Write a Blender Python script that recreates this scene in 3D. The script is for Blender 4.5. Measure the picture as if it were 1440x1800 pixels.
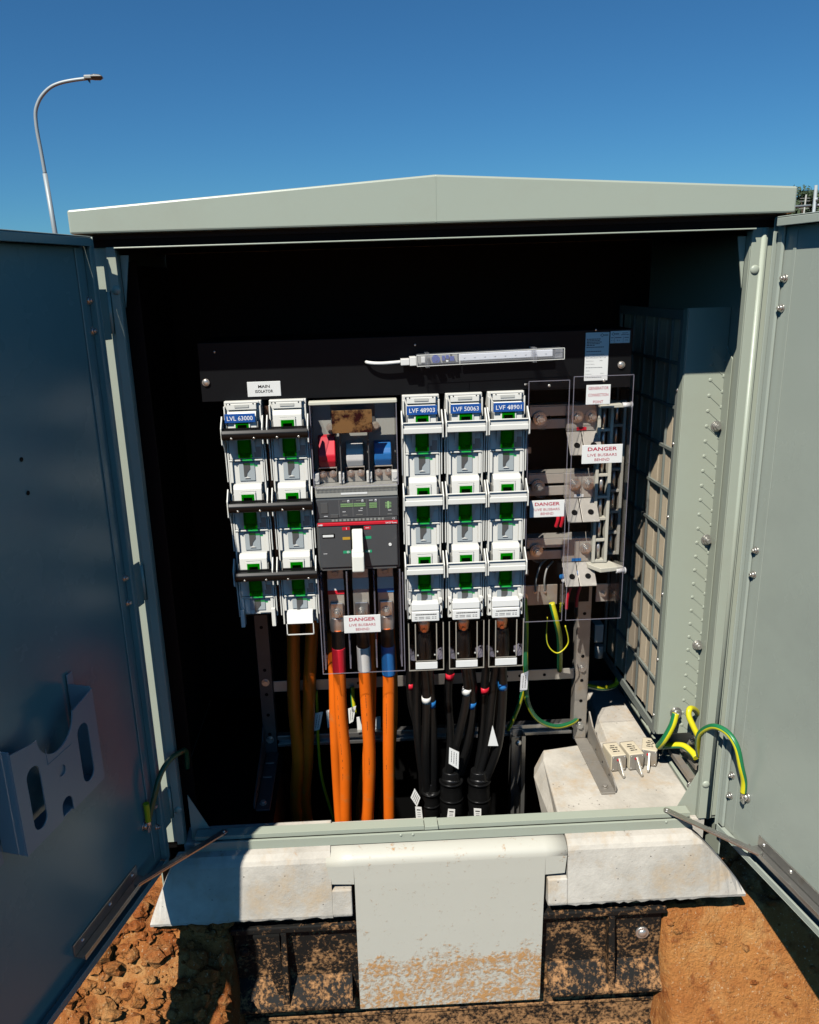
import bpy, bmesh, math, random
import numpy as np
from mathutils import Vector, Matrix
random.seed(7)
for o in list(bpy.data.objects): bpy.data.objects.remove(o)
SC = bpy.context.scene
COL = SC.collection
R = math.radians

# ------------------------------------------------------------------ camera
cam_d = bpy.data.cameras.new('camera'); cam = bpy.data.objects.new('camera', cam_d); COL.objects.link(cam)
right = Vector((0.99890466, -0.03542711, -0.03056781)); up = Vector((0.03912405, 0.27402014, 0.96092782)); fwd = Vector((0.0256667, 0.96107122, -0.27510604))
cam.matrix_world = Matrix(((right.x, up.x, -fwd.x, -0.161115), (right.y, up.y, -fwd.y, -1.514435), (right.z, up.z, -fwd.z, 1.192895), (0, 0, 0, 1)))
cam_d.sensor_fit = 'HORIZONTAL'; cam_d.sensor_width = 36; cam_d.lens = 36 * 1387.48 / 1440
cam_d.shift_x = 0.03235; cam_d.shift_y = -0.0024; cam_d.clip_start = 0.02; cam_d.clip_end = 2000
SC.camera = cam
# ------------------------------------------------------------------ sky, sun, exposure
SUN = Vector((-0.60, -1.0, 1.49)).normalized()
w = bpy.data.worlds.new('World'); SC.world = w; w.use_nodes = True
nt = w.node_tree; nt.nodes.clear()
sky = nt.nodes.new('ShaderNodeTexSky'); sky.sky_type = 'NISHITA'; sky.sun_disc = False
sky.sun_elevation = math.asin(SUN.z); sky.sun_rotation = math.atan2(SUN.x, SUN.y) % (2 * math.pi)
sky.air_density = 1.0; sky.dust_density = 0.0; sky.ozone_density = 10.0; sky.altitude = 0
bg = nt.nodes.new('ShaderNodeBackground'); bg.inputs['Strength'].default_value = 0.065
wo = nt.nodes.new('ShaderNodeOutputWorld')
tint = nt.nodes.new('ShaderNodeMix'); tint.data_type = 'RGBA'; tint.blend_type = 'MULTIPLY'; tint.inputs[0].default_value = 1.0; tint.inputs[7].default_value = (0.50, 0.92, 1.04, 1)   # a deep clear blue
nt.links.new(sky.outputs[0], tint.inputs[6]); nt.links.new(tint.outputs[2], bg.inputs[0]); nt.links.new(bg.outputs[0], wo.inputs[0])
sd = bpy.data.lights.new('sun', 'SUN'); sd.energy = 5.0; sd.angle = R(0.5); sd.color = (1.0, 0.955, 0.88)
so = bpy.data.objects.new('sun', sd); COL.objects.link(so)
so.rotation_euler = (-SUN).to_track_quat('-Z', 'Y').to_euler(); so.location = (-3, -5, 7)
SC.view_settings.view_transform = 'Standard'; SC.view_settings.look = 'None'
SC.view_settings.exposure = 0.2; SC.view_settings.gamma = 1.0; SC.view_settings.use_curve_mapping = False
SC.render.engine = 'CYCLES'
SC.cycles.max_bounces = 8; SC.cycles.diffuse_bounces = 0; SC.cycles.transparent_max_bounces = 24

# ------------------------------------------------------------------ materials
MATS = {}
def mat(name, col, rough=0.5, metal=0.0, var=0.0, vscale=6.0, bump=0.0, bscale=60.0, coat=0.0, spec=0.5, dirt=None, dscale=5.0, dlo=0.55, dhi=0.7, rvar=0.0, dirt2=None):
    if name in MATS: return MATS[name]
    m = bpy.data.materials.new(name); m.use_nodes = True; t = m.node_tree; n = t.nodes; b = n['Principled BSDF']
    b.inputs['Base Color'].default_value = (*col, 1); b.inputs['Roughness'].default_value = rough; b.inputs['Metallic'].default_value = metal
    b.inputs['Specular IOR Level'].default_value = spec
    if coat: b.inputs['Coat Weight'].default_value = coat; b.inputs['Coat Roughness'].default_value = 0.08
    tc = n.new('ShaderNodeTexCoord')
    def noise(scale, det=5, r=0.6):
        q = n.new('ShaderNodeTexNoise'); q.inputs['Scale'].default_value = scale; q.inputs['Detail'].default_value = det; q.inputs['Roughness'].default_value = r
        t.links.new(tc.outputs['Object'], q.inputs['Vector']); return q
    cur = None
    if var:
        q = noise(vscale); mx = n.new('ShaderNodeMix'); mx.data_type = 'RGBA'
        mx.inputs[6].default_value = (*[c * (1 - var) for c in col], 1); mx.inputs[7].default_value = (*[min(1, c * (1 + var)) for c in col], 1)
        t.links.new(q.outputs['Fac'], mx.inputs[0]); cur = mx.outputs[2]
    for k, dd in enumerate((dirt, dirt2)):
        if not dd: continue
        q = noise(dscale * (1 + 2.3 * k), 8, 0.7); rp = n.new('ShaderNodeMapRange'); rp.inputs[1].default_value = dlo; rp.inputs[2].default_value = dhi
        t.links.new(q.outputs['Fac'], rp.inputs[0]); mx = n.new('ShaderNodeMix'); mx.data_type = 'RGBA'
        if cur: t.links.new(cur, mx.inputs[6])
        else: mx.inputs[6].default_value = (*col, 1)
        mx.inputs[7].default_value = (*dd, 1); t.links.new(rp.outputs[0], mx.inputs[0]); cur = mx.outputs[2]
    if cur: t.links.new(cur, b.inputs['Base Color'])
    if rvar:
        q = noise(vscale * 1.7); rp = n.new('ShaderNodeMapRange'); rp.inputs[3].default_value = max(0.02, rough - rvar); rp.inputs[4].default_value = min(1, rough + rvar)
        t.links.new(q.outputs['Fac'], rp.inputs[0]); t.links.new(rp.outputs[0], b.inputs['Roughness'])
    if bump:
        q = noise(bscale, 6); bp = n.new('ShaderNodeBump'); bp.inputs['Strength'].default_value = bump; bp.inputs['Distance'].default_value = 0.002
        t.links.new(q.outputs['Fac'], bp.inputs['Height']); t.links.new(bp.outputs[0], b.inputs['Normal'])
    MATS[name] = m; return m
def clear(name, tint=(0.93, 0.93, 0.93), gloss=0.0, rough=0.03, fr=0.35):
    m = bpy.data.materials.new(name); m.use_nodes = True; t = m.node_tree; n = t.nodes; n.clear()
    o = n.new('ShaderNodeOutputMaterial'); mx = n.new('ShaderNodeMixShader'); tr = n.new('ShaderNodeBsdfTransparent'); gl = n.new('ShaderNodeBsdfGlossy')
    tr.inputs[0].default_value = (*tint, 1); gl.inputs['Roughness'].default_value = rough; gl.inputs['Color'].default_value = (1, 1, 1, 1)
    lw = n.new('ShaderNodeLayerWeight'); lw.inputs['Blend'].default_value = 0.5
    pw_ = n.new('ShaderNodeMath'); pw_.operation = 'POWER'; pw_.inputs[1].default_value = 5.0; t.links.new(lw.outputs['Facing'], pw_.inputs[0])
    ma = n.new('ShaderNodeMath'); ma.operation = 'MULTIPLY_ADD'; ma.inputs[1].default_value = 0.7; ma.inputs[2].default_value = 0.0015 + gloss; ma.use_clamp = True
    t.links.new(pw_.outputs[0], ma.inputs[0]); t.links.new(ma.outputs[0], mx.inputs[0])
    t.links.new(tr.outputs[0], mx.inputs[1]); t.links.new(gl.outputs[0], mx.inputs[2]); t.links.new(mx.outputs[0], o.inputs[0])
    MATS[name] = m; return m
M = {}
M['paint'] = mat('pale green powder coat', (0.405, 0.445, 0.355), 0.36, var=0.05, vscale=3, bump=0.08, bscale=700, rvar=0.05, dirt=(0.37, 0.385, 0.30), dscale=3.0, dlo=0.5, dhi=0.85)
M['paint_gloss'] = mat('pale green gloss door paint', (0.40, 0.445, 0.375), 0.26, spec=0.4, var=0.07, vscale=2.6, bump=0.05, bscale=500, rvar=0.13, dirt=(0.33, 0.36, 0.31), dscale=2.6, dlo=0.5, dhi=0.85)
M['panel_black'] = mat('black powder coat', (0.0055, 0.006, 0.007), 0.5, spec=0.15, var=0.3, vscale=9, bump=0.06, bscale=400, dirt=(0.012, 0.012, 0.012), dscale=14, dlo=0.64, dhi=0.78)
M['white_plastic'] = mat('white switchgear plastic', (0.80, 0.79, 0.72), 0.42, var=0.03, vscale=30)
M['white_dusty'] = mat('handle white plastic', (0.77, 0.765, 0.70), 0.45, var=0.05, vscale=25)
M['grey_plastic'] = mat('blue grey plastic', (0.40, 0.45, 0.46), 0.4, var=0.05)
M['mid_grey'] = mat('mid grey plastic', (0.30, 0.30, 0.27), 0.45, var=0.1, vscale=40)
M['label_recess'] = mat('pale grey insert', (0.55, 0.55, 0.5), 0.5)
M['black_plastic'] = mat('black plastic', (0.006, 0.006, 0.006), 0.3, spec=0.25, var=0.2, vscale=50)
M['black_matt'] = mat('black matt', (0.004, 0.004, 0.004), 0.6, spec=0.1)
M['dark_grey'] = mat('charcoal breaker plastic', (0.062, 0.07, 0.075), 0.38, var=0.08, vscale=30, dirt=(0.10, 0.105, 0.105), dscale=30, dlo=0.6, dhi=0.8)
M['frame_grey'] = mat('dark grey breaker frame', (0.085, 0.09, 0.09), 0.4)
M['lightgrey'] = mat('light grey breaker plastic', (0.36, 0.36, 0.32), 0.45, var=0.06, vscale=30)
M['beige'] = mat('beige moulded insulator', (0.64, 0.62, 0.50), 0.5, var=0.1, vscale=20)
M['steel'] = mat('zinc plated steel', (0.55, 0.54, 0.50), 0.32, metal=0.75, var=0.15, vscale=40, rvar=0.12)
M['busbar'] = mat('tinned busbar', (0.50, 0.47, 0.40), 0.38, metal=0.35, var=0.12, vscale=30, rvar=0.12)
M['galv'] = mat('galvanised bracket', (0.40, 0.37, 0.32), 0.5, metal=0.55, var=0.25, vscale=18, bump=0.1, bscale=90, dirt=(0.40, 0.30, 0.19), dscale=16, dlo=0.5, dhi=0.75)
M['alu'] = mat('aluminium strut', (0.45, 0.44, 0.41), 0.35, metal=0.85, var=0.15, vscale=25, dirt=(0.3, 0.24, 0.18), dscale=20, dlo=0.55, dhi=0.8)
M['copper'] = mat('copper', (0.75, 0.36, 0.20), 0.35, metal=0.9, var=0.15, vscale=90)
M['brass'] = mat('dull bronze bus strip', (0.12, 0.07, 0.045), 0.5, metal=0.5, var=0.3, vscale=40)
M['orange'] = mat('orange cable sheath', (0.90, 0.165, 0.008), 0.42, var=0.12, vscale=12, bump=0.1, bscale=80, dirt=(0.55, 0.22, 0.06), dscale=22, dlo=0.58, dhi=0.8)
M['cable_black'] = mat('black cable sheath', (0.006, 0.006, 0.006), 0.42, spec=0.35, var=0.3, vscale=30, bump=0.15, bscale=60)
M['sleeve'] = mat('black heat shrink', (0.007, 0.007, 0.007), 0.35, spec=0.35, var=0.3, vscale=40, bump=0.25, bscale=35)
M['red'] = mat('red insulation tape', (0.72, 0.02, 0.04), 0.38, var=0.1, vscale=40)
M['white_tape'] = mat('white insulation tape', (0.78, 0.76, 0.70), 0.4, var=0.05, vscale=40)
M['blue'] = mat('blue insulation tape', (0.02, 0.17, 0.46), 0.38, var=0.1, vscale=40)
M['blue_label'] = mat('blue engraved label', (0.008, 0.085, 0.34), 0.35)
M['paper'] = mat('white label', (0.82, 0.82, 0.78), 0.5, var=0.02, vscale=60)
M['ink_red'] = mat('red print', (0.50, 0.02, 0.06), 0.5)
M['ink_black'] = mat('black print', (0.02, 0.02, 0.02), 0.5)
M['ink_grey'] = mat('grey print', (0.22, 0.22, 0.22), 0.5)
M['ink_white'] = mat('white print', (0.85, 0.85, 0.85), 0.5)
M['ink_green'] = mat('green print', (0.02, 0.35, 0.16), 0.5)
M['ink_pale_green'] = mat('pale green switches', (0.28, 0.48, 0.20), 0.5)
M['ink_amber'] = mat('amber print', (0.55, 0.32, 0.03), 0.5)
M['stripe_red'] = mat('red stripe', (0.58, 0.015, 0.03), 0.4)
M['toggle'] = mat('cream toggle', (0.80, 0.79, 0.70), 0.4)
M['green_solid'] = mat('green fuse carrier', (0.02, 0.30, 0.035), 0.25, coat=0.4, var=0.3, vscale=60)
M['ceramic'] = mat('cream ceramic fuse', (0.66, 0.58, 0.42), 0.5, var=0.06, vscale=60, dirt=(0.5, 0.38, 0.22), dscale=40, dlo=0.6, dhi=0.8)
M['foil'] = mat('bronze foil sticker', (0.34, 0.22, 0.09), 0.3, metal=0.6, dirt=(0.035, 0.006, 0.01), dscale=22, dlo=0.47, dhi=0.56)
M['holder'] = mat('grey document holder plastic', (0.48, 0.44, 0.42), 0.38, var=0.03, vscale=10)
M['coverplate'] = None
M['ycable'] = None
M['vent_panel'] = mat('beige vent liner', (0.54, 0.45, 0.32), 0.7, var=0.12, vscale=9, bump=0.2, bscale=50, dirt=(0.42, 0.33, 0.22), dscale=7, dlo=0.5, dhi=0.8)
M['clear'] = clear('clear polycarbonate')
M['clear_smoke'] = clear('smoked polycarbonate', (0.965, 0.96, 0.965), 0.0, 0.05)
M['green_glass'] = clear('green window', (0.06, 0.78, 0.10), 0.0, 0.05)
M['cover_rim'] = mat('hazy plastic rim', (0.33, 0.31, 0.26), 0.35)
M['galv_shade'] = mat('shade darkened bracket', (0.09, 0.085, 0.08), 0.5, metal=0.4, var=0.3, vscale=20)  # shaded copy of the galvanised metal, darkened for the left leg and foot
M['vent_bar'] = mat('dull grey green vent grid', (0.22, 0.24, 0.21), 0.45, var=0.08, vscale=12)
M['pole'] = mat('galvanised lamp pole', (0.36, 0.40, 0.40), 0.5, metal=0.2, var=0.1, vscale=2)
M['bark'] = mat('bark', (0.10, 0.075, 0.05), 0.9)
M['leaf'] = mat('dark foliage', (0.035, 0.06, 0.022), 0.7, var=0.4, vscale=0.6)
M['wire_white'] = mat('white flex', (0.78, 0.77, 0.72), 0.4)
M['lamp_pcb'] = mat('white led board', (0.80, 0.82, 0.86), 0.4)
M['coil_blue'] = mat('blue coil', (0.015, 0.05, 0.32), 0.3)

def frosted(nm, fac, col):
    m = bpy.data.materials.new(nm); m.use_nodes = True; t = m.node_tree; n = t.nodes; n.clear()
    o = n.new('ShaderNodeOutputMaterial'); mx = n.new('ShaderNodeMixShader'); tr = n.new('ShaderNodeBsdfTransparent'); df = n.new('ShaderNodeBsdfPrincipled')
    df.inputs['Base Color'].default_value = (*col, 1); df.inputs['Roughness'].default_value = 0.15; mx.inputs[0].default_value = fac; tr.inputs[0].default_value = (0.97, 0.97, 0.98, 1)
    t.links.new(tr.outputs[0], mx.inputs[1]); t.links.new(df.outputs[0], mx.inputs[2]); t.links.new(mx.outputs[0], o.inputs[0]); return m
M['frosted'] = frosted('frosted lamp housing', 0.16, (0.85, 0.86, 0.88)); M['clear_edge'] = frosted('polished plastic edge', 0.30, (0.42, 0.40, 0.47))
M['green_sheath'] = mat('green cable sheath', (0.012, 0.10, 0.045), 0.35, var=0.1, vscale=30)  # sheath green, darkened in place of the shade by the left door
M['yellow_sleeve'] = mat('yellow cable sleeve', (0.70, 0.62, 0.02), 0.4)
def group_nodes(m):
    m.use_nodes = True; t = m.node_tree; return t, t.nodes, t.nodes['Principled BSDF']
# concrete: pale, pitted, with orange soil stains
def concrete():
    m = bpy.data.materials.new('weathered concrete'); t, n, b = group_nodes(m); tc = n.new('ShaderNodeTexCoord')
    def nz(s, d=6, r=0.6):
        q = n.new('ShaderNodeTexNoise'); q.inputs['Scale'].default_value = s; q.inputs['Detail'].default_value = d; q.inputs['Roughness'].default_value = r; t.links.new(tc.outputs['Object'], q.inputs['Vector']); return q
    def ramp(src, lo, hi):
        r = n.new('ShaderNodeMapRange'); r.inputs[1].default_value = lo; r.inputs[2].default_value = hi; t.links.new(src, r.inputs[0]); return r.outputs[0]
    def mix(a, c, f):
        x = n.new('ShaderNodeMix'); x.data_type = 'RGBA'; 
        if isinstance(a, tuple): x.inputs[6].default_value = (*a, 1)
        else: t.links.new(a, x.inputs[6])
        x.inputs[7].default_value = (*c, 1); t.links.new(f, x.inputs[0]); return x.outputs[2]
    c = mix((0.62, 0.58, 0.50), (0.43, 0.40, 0.34), ramp(nz(7, 9, 0.7).outputs['Fac'], 0.38, 0.66))
    c = mix(c, (0.52, 0.40, 0.26), ramp(nz(9, 8, 0.75).outputs['Fac'], 0.50, 0.70))
    c = mix(c, (0.40, 0.22, 0.09), ramp(nz(15, 10, 0.78).outputs['Fac'], 0.60, 0.74))
    c = mix(c, (0.22, 0.20, 0.17), ramp(nz(34, 10, 0.8).outputs['Fac'], 0.64, 0.76))
    v = n.new('ShaderNodeTexVoronoi'); v.inputs['Scale'].default_value = 75; t.links.new(tc.outputs['Object'], v.inputs['Vector'])
    pit = ramp(v.outputs['Distance'], 0.16, 0.06)
    big = ramp(nz(22).outputs['Fac'], 0.5, 0.62)
    pm = n.new('ShaderNodeMath'); pm.operation = 'MULTIPLY'; t.links.new(pit, pm.inputs[0]); t.links.new(big, pm.inputs[1])
    c = mix(c, (0.14, 0.12, 0.10), pm.outputs[0])
    t.links.new(c, b.inputs['Base Color']); b.inputs['Roughness'].default_value = 0.85; b.inputs['Specular IOR Level'].default_value = 0.25
    ad = n.new('ShaderNodeMath'); ad.operation = 'SUBTRACT'; t.links.new(nz(120).outputs['Fac'], ad.inputs[0]); t.links.new(pm.outputs[0], ad.inputs[1])
    bp = n.new('ShaderNodeBump'); bp.inputs['Strength'].default_value = 0.5; bp.inputs['Distance'].default_value = 0.002; t.links.new(ad.outputs[0], bp.inputs['Height']); t.links.new(bp.outputs[0], b.inputs['Normal'])
    return m
M['concrete'] = concrete()
# things splashed with orange soil: splash grows towards the ground (a wear pattern, fixed to the object)
def muddy(name, base, rough, z0, z1, amount, mud=(0.42, 0.19, 0.065), scale=40, wob=0.0, spec=0.5, base2=None):
    m = bpy.data.materials.new(name); t, n, b = group_nodes(m); tc = n.new('ShaderNodeTexCoord')
    geo = n.new('ShaderNodeNewGeometry'); sp = n.new('ShaderNodeSeparateXYZ'); t.links.new(geo.outputs['Position'], sp.inputs[0])
    def nz(s, d=8, r=0.7):
        q = n.new('ShaderNodeTexNoise'); q.inputs['Scale'].default_value = s; q.inputs['Detail'].default_value = d; q.inputs['Roughness'].default_value = r; t.links.new(tc.outputs['Object'], q.inputs['Vector']); return q
    mr = n.new('ShaderNodeMapRange'); mr.inputs[1].default_value = z0; mr.inputs[2].default_value = z1; wz = n.new('ShaderNodeTexNoise'); wz.inputs['Scale'].default_value = 9; wz.inputs['Detail'].default_value = 6; t.links.new(tc.outputs['Object'], wz.inputs['Vector']); wm = n.new('ShaderNodeMath'); wm.operation = 'MULTIPLY_ADD'; wm.inputs[1].default_value = wob; t.links.new(wz.outputs['Fac'], wm.inputs[0]); t.links.new(sp.outputs['Z'], wm.inputs[2]); b.inputs['Specular IOR Level'].default_value = spec; t.links.new(wm.outputs[0], mr.inputs[0])   # 1 at the foot
    q = nz(scale); q2 = nz(scale * 0.2, 5, 0.6)
    a = n.new('ShaderNodeMath'); a.operation = 'MULTIPLY_ADD'; a.inputs[1].default_value = amount; t.links.new(mr.outputs[0], a.inputs[0]); t.links.new(q.outputs['Fac'], a.inputs[2])
    a2 = n.new('ShaderNodeMath'); a2.operation = 'MULTIPLY_ADD'; a2.inputs[1].default_value = 0.6; t.links.new(q2.outputs['Fac'], a2.inputs[0]); t.links.new(a.outputs[0], a2.inputs[2])
    f = n.new('ShaderNodeMapRange'); f.inputs[1].default_value = 0.93; f.inputs[2].default_value = 1.10; t.links.new(a2.outputs[0], f.inputs[0])
    x = n.new('ShaderNodeMix'); x.data_type = 'RGBA'; x.inputs[6].default_value = (*base, 1); x.inputs[7].default_value = (*mud, 1); t.links.new(f.outputs[0], x.inputs[0])
    if base2:
        y = n.new('ShaderNodeMix'); y.data_type = 'RGBA'; y.inputs[6].default_value = (*base, 1); y.inputs[7].default_value = (*base2, 1); t.links.new(nz(7).outputs['Fac'], y.inputs[0]); t.links.new(y.outputs[2], x.inputs[6])
    t.links.new(x.outputs[2], b.inputs['Base Color'])
    rr = n.new('ShaderNodeMapRange'); rr.inputs[3].default_value = rough; rr.inputs[4].default_value = 0.95; t.links.new(f.outputs[0], rr.inputs[0]); t.links.new(rr.outputs[0], b.inputs['Roughness'])
    bp = n.new('ShaderNodeBump'); bp.inputs['Strength'].default_value = 0.5; bp.inputs['Distance'].default_value = 0.002; t.links.new(f.outputs[0], bp.inputs['Height']); t.links.new(bp.outputs[0], b.inputs['Normal'])
    return m
M['coverplate'] = muddy('cream cover plate with soil splash', (0.58, 0.565, 0.48), 0.4, -0.205, -0.250, 0.21, mud=(0.52, 0.27, 0.095), scale=110, wob=0.10, base2=(0.54, 0.53, 0.45))
M['base_plastic'] = muddy('black base plastic caked with soil', (0.012, 0.012, 0.011), 0.6, 0.0, -0.6, 0.26, scale=110, spec=0.15, mud=(0.40, 0.21, 0.09))
# two colour earth cable: yellow with a green stripe along it
def ycable():
    m = bpy.data.materials.new('green and yellow cable'); t, n, b = group_nodes(m)
    uv = n.new('ShaderNodeTexCoord'); s = n.new('ShaderNodeSeparateXYZ'); t.links.new(uv.outputs['UV'], s.inputs[0])
    w1 = n.new('ShaderNodeMath'); w1.operation = 'PINGPONG'; w1.inputs[1].default_value = 0.5; t.links.new(s.outputs[0], w1.inputs[0])
    gt = n.new('ShaderNodeMath'); gt.operation = 'GREATER_THAN'; gt.inputs[1].default_value = 0.33; t.links.new(w1.outputs[0], gt.inputs[0])
    x = n.new('ShaderNodeMix'); x.data_type = 'RGBA'; x.inputs[6].default_value = (0.72, 0.66, 0.02, 1); x.inputs[7].default_value = (0.015, 0.19, 0.07, 1); t.links.new(gt.outputs[0], x.inputs[0])
    t.links.new(x.outputs[2], b.inputs['Base Color']); b.inputs['Roughness'].default_value = 0.35
    return m
M['ycable'] = ycable()
def soil():
    m = bpy.data.materials.new('orange clay soil'); t, n, b = group_nodes(m); tc = n.new('ShaderNodeTexCoord')
    def nz(s, d=8, r=0.65):
        q = n.new('ShaderNodeTexNoise'); q.inputs['Scale'].default_value = s; q.inputs['Detail'].default_value = d; q.inputs['Roughness'].default_value = r; t.links.new(tc.outputs['Object'], q.inputs['Vector']); return q
    def mix(a, c, src, lo, hi):
        r = n.new('ShaderNodeMapRange'); r.inputs[1].default_value = lo; r.inputs[2].default_value = hi; t.links.new(src, r.inputs[0])
        x = n.new('ShaderNodeMix'); x.data_type = 'RGBA'
        if isinstance(a, tuple): x.inputs[6].default_value = (*a, 1)
        else: t.links.new(a, x.inputs[6])
        x.inputs[7].default_value = (*c, 1); t.links.new(r.outputs[0], x.inputs[0]); return x.outputs[2]
    c = mix((0.50, 0.215, 0.062), (0.34, 0.10, 0.024), nz(4).outputs['Fac'], 0.38, 0.62)
    c = mix(c, (0.58, 0.32, 0.12), nz(13).outputs['Fac'], 0.52, 0.72)
    c = mix(c, (0.22, 0.062, 0.018), nz(28, 6).outputs['Fac'], 0.54, 0.70)
    c = mix(c, (0.60, 0.44, 0.26), nz(170, 3).outputs['Fac'], 0.62, 0.72)
    t.links.new(c, b.inputs['Base Color']); b.inputs['Roughness'].default_value = 0.95; b.inputs['Specular IOR Level'].default_value = 0.15
    ad = n.new('ShaderNodeMath'); ad.operation = 'MULTIPLY_ADD'; ad.inputs[1].default_value = 0.8; t.links.new(nz(140, 8).outputs['Fac'], ad.inputs[0]); t.links.new(nz(30, 10, 0.7).outputs['Fac'], ad.inputs[2])
    bp = n.new('ShaderNodeBump'); bp.inputs['Strength'].default_value = 1.0; bp.inputs['Distance'].default_value = 0.011; t.links.new(ad.outputs[0], bp.inputs['Height']); t.links.new(bp.outputs[0], b.inputs['Normal'])
    return m
M['soil'] = soil()

# ------------------------------------------------------------------ mesh helpers
class MB:
    def __init__(s): s.bm = bmesh.new(); s.mi = 0; s.mats = []; s.uv = None
    def use(s, m):
        if m not in s.mats: s.mats.append(m)
        s.mi = s.mats.index(m); return s
    def _f(s, fs, smooth=False):
        for f in fs: f.material_index = s.mi; f.smooth = smooth
    def box(s, x0, x1, y0, y1, z0, z1, bev=0.0, seg=2):
        if x0 > x1: x0, x1 = x1, x0
        if y0 > y1: y0, y1 = y1, y0
        if z0 > z1: z0, z1 = z1, z0
        r = bmesh.ops.create_cube(s.bm, size=1.0); vs = r['verts']
        for v in vs: v.co = Vector(((x0 + x1) / 2 + v.co.x * (x1 - x0), (y0 + y1) / 2 + v.co.y * (y1 - y0), (z0 + z1) / 2 + v.co.z * (z1 - z0)))
        fs = set(f for v in vs for f in v.link_faces)
        if bev:
            es = list(set(e for v in vs for e in v.link_edges))
            q = bmesh.ops.bevel(s.bm, geom=es, offset=min(bev, 0.45 * min(x1 - x0, y1 - y0, z1 - z0)), segments=seg, profile=0.5, affect='EDGES')
            fs = set(f for f in fs if f.is_valid) | set(q['faces'])
        s._f([f for f in fs if f.is_valid]); return s
    def poly(s, pts, ax, a0, a1, bev=0.0):
        """extrude a 2D outline along axis ax ('x','y','z') from a0 to a1; pts are the two other coordinates in xyz order"""
        def P(p, a): return {'x': (a, p[0], p[1]), 'y': (p[0], a, p[1]), 'z': (p[0], p[1], a)}[ax]
        A = [s.bm.verts.new(P(p, a0)) for p in pts]; B = [s.bm.verts.new(P(p, a1)) for p in pts]
        fs = [s.bm.faces.new(A), s.bm.faces.new(B[::-1])]; n = len(pts)
        for i in range(n): fs.append(s.bm.faces.new((A[i], B[i], B[(i + 1) % n], A[(i + 1) % n])))
        bmesh.ops.recalc_face_normals(s.bm, faces=fs)
        if bev:
            es = list(set(e for f in fs for e in f.edges)); q = bmesh.ops.bevel(s.bm, geom=es, offset=bev, segments=2, profile=0.5, affect='EDGES')
            fs = [f for f in fs if f.is_valid] + list(q['faces'])
        s._f([f for f in fs if f.is_valid]); return s
    def quad(s, *pts):
        f = s.bm.faces.new([s.bm.verts.new(p) for p in pts]); s._f([f]); return s
    def tube(s, pts, r, n=12, smooth=True, spline=True, caps=True, squash=1.0, twist=0.0):
        pts = [Vector(p) for p in pts]; rs = list(r) if isinstance(r, (list, tuple)) else [r] * len(pts)
        if spline and len(pts) > 2:
            P = []; Q = []; K = 7
            for i in range(len(pts) - 1):
                p0 = pts[max(i - 1, 0)]; p1 = pts[i]; p2 = pts[i + 1]; p3 = pts[min(i + 2, len(pts) - 1)]
                for k in range(K):
                    u = k / K; u2 = u * u; u3 = u2 * u
                    P.append(0.5 * ((2 * p1) + (-p0 + p2) * u + (2 * p0 - 5 * p1 + 4 * p2 - p3) * u2 + (-p0 + 3 * p1 - 3 * p2 + p3) * u3)); Q.append(rs[i] * (1 - u) + rs[i + 1] * u)
            P.append(pts[-1]); Q.append(rs[-1]); pts, rs = P, Q
        uvl = s.bm.loops.layers.uv.get('UVMap') or s.bm.loops.layers.uv.new('UVMap')
        T0 = (pts[1] - pts[0]).normalized(); N = T0.orthogonal().normalized()
        if abs(T0.z) > 0.5: N = (Vector((1, 0, 0)) - T0 * T0.x).normalized()
        rings = []; L = 0
        for i, p in enumerate(pts):
            T = ((pts[min(i + 1, len(pts) - 1)] - pts[max(i - 1, 0)])).normalized()
            N = (N - T * N.dot(T)).normalized(); Bn = T.cross(N)
            if i: L += (pts[i] - pts[i - 1]).length
            ring = [s.bm.verts.new(p + rs[i] * (math.cos(2 * math.pi * k / n) * N + squash * math.sin(2 * math.pi * k / n) * Bn)) for k in range(n)]
            rings.append((ring, L))
        fs = []
        for i in range(len(rings) - 1):
            (A, la), (B, lb) = rings[i], rings[i + 1]
            for k in range(n):
                f = s.bm.faces.new((A[k], A[(k + 1) % n], B[(k + 1) % n], B[k])); fs.append(f)
                for lp, (uu, vv) in zip(f.loops, ((k, la), (k + 1, la), (k + 1, lb), (k, lb))): lp[uvl].uv = (uu / n + vv * twist, vv)
        s._f(fs, smooth)
        if caps: s._f([s.bm.faces.new(rings[0][0][::-1]), s.bm.faces.new(rings[-1][0])])
        return s
    def cyl(s, p, q, r, n=16, r2=None):
        return s.tube([p, q], [r, r if r2 is None else r2], n=n, spline=False)
    def bar(s, p, q, w, h, upv=(0, 0, 1)):
        p = Vector(p); q = Vector(q); d = (q - p).normalized(); u = Vector(upv); u = (u - d * u.dot(d)).normalized(); sd_ = d.cross(u)
        A = [s.bm.verts.new(c + sd_ * a * w / 2 + u * b_ * h / 2) for c in (p, q) for a, b_ in ((-1, -1), (1, -1), (1, 1), (-1, 1))]
        fs = [s.bm.faces.new([A[i] for i in ix]) for ix in ((3, 2, 1, 0), (4, 5, 6, 7), (0, 1, 5, 4), (1, 2, 6, 5), (2, 3, 7, 6), (3, 0, 4, 7))]
        bmesh.ops.recalc_face_normals(s.bm, faces=fs); s._f(fs); return s
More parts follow.
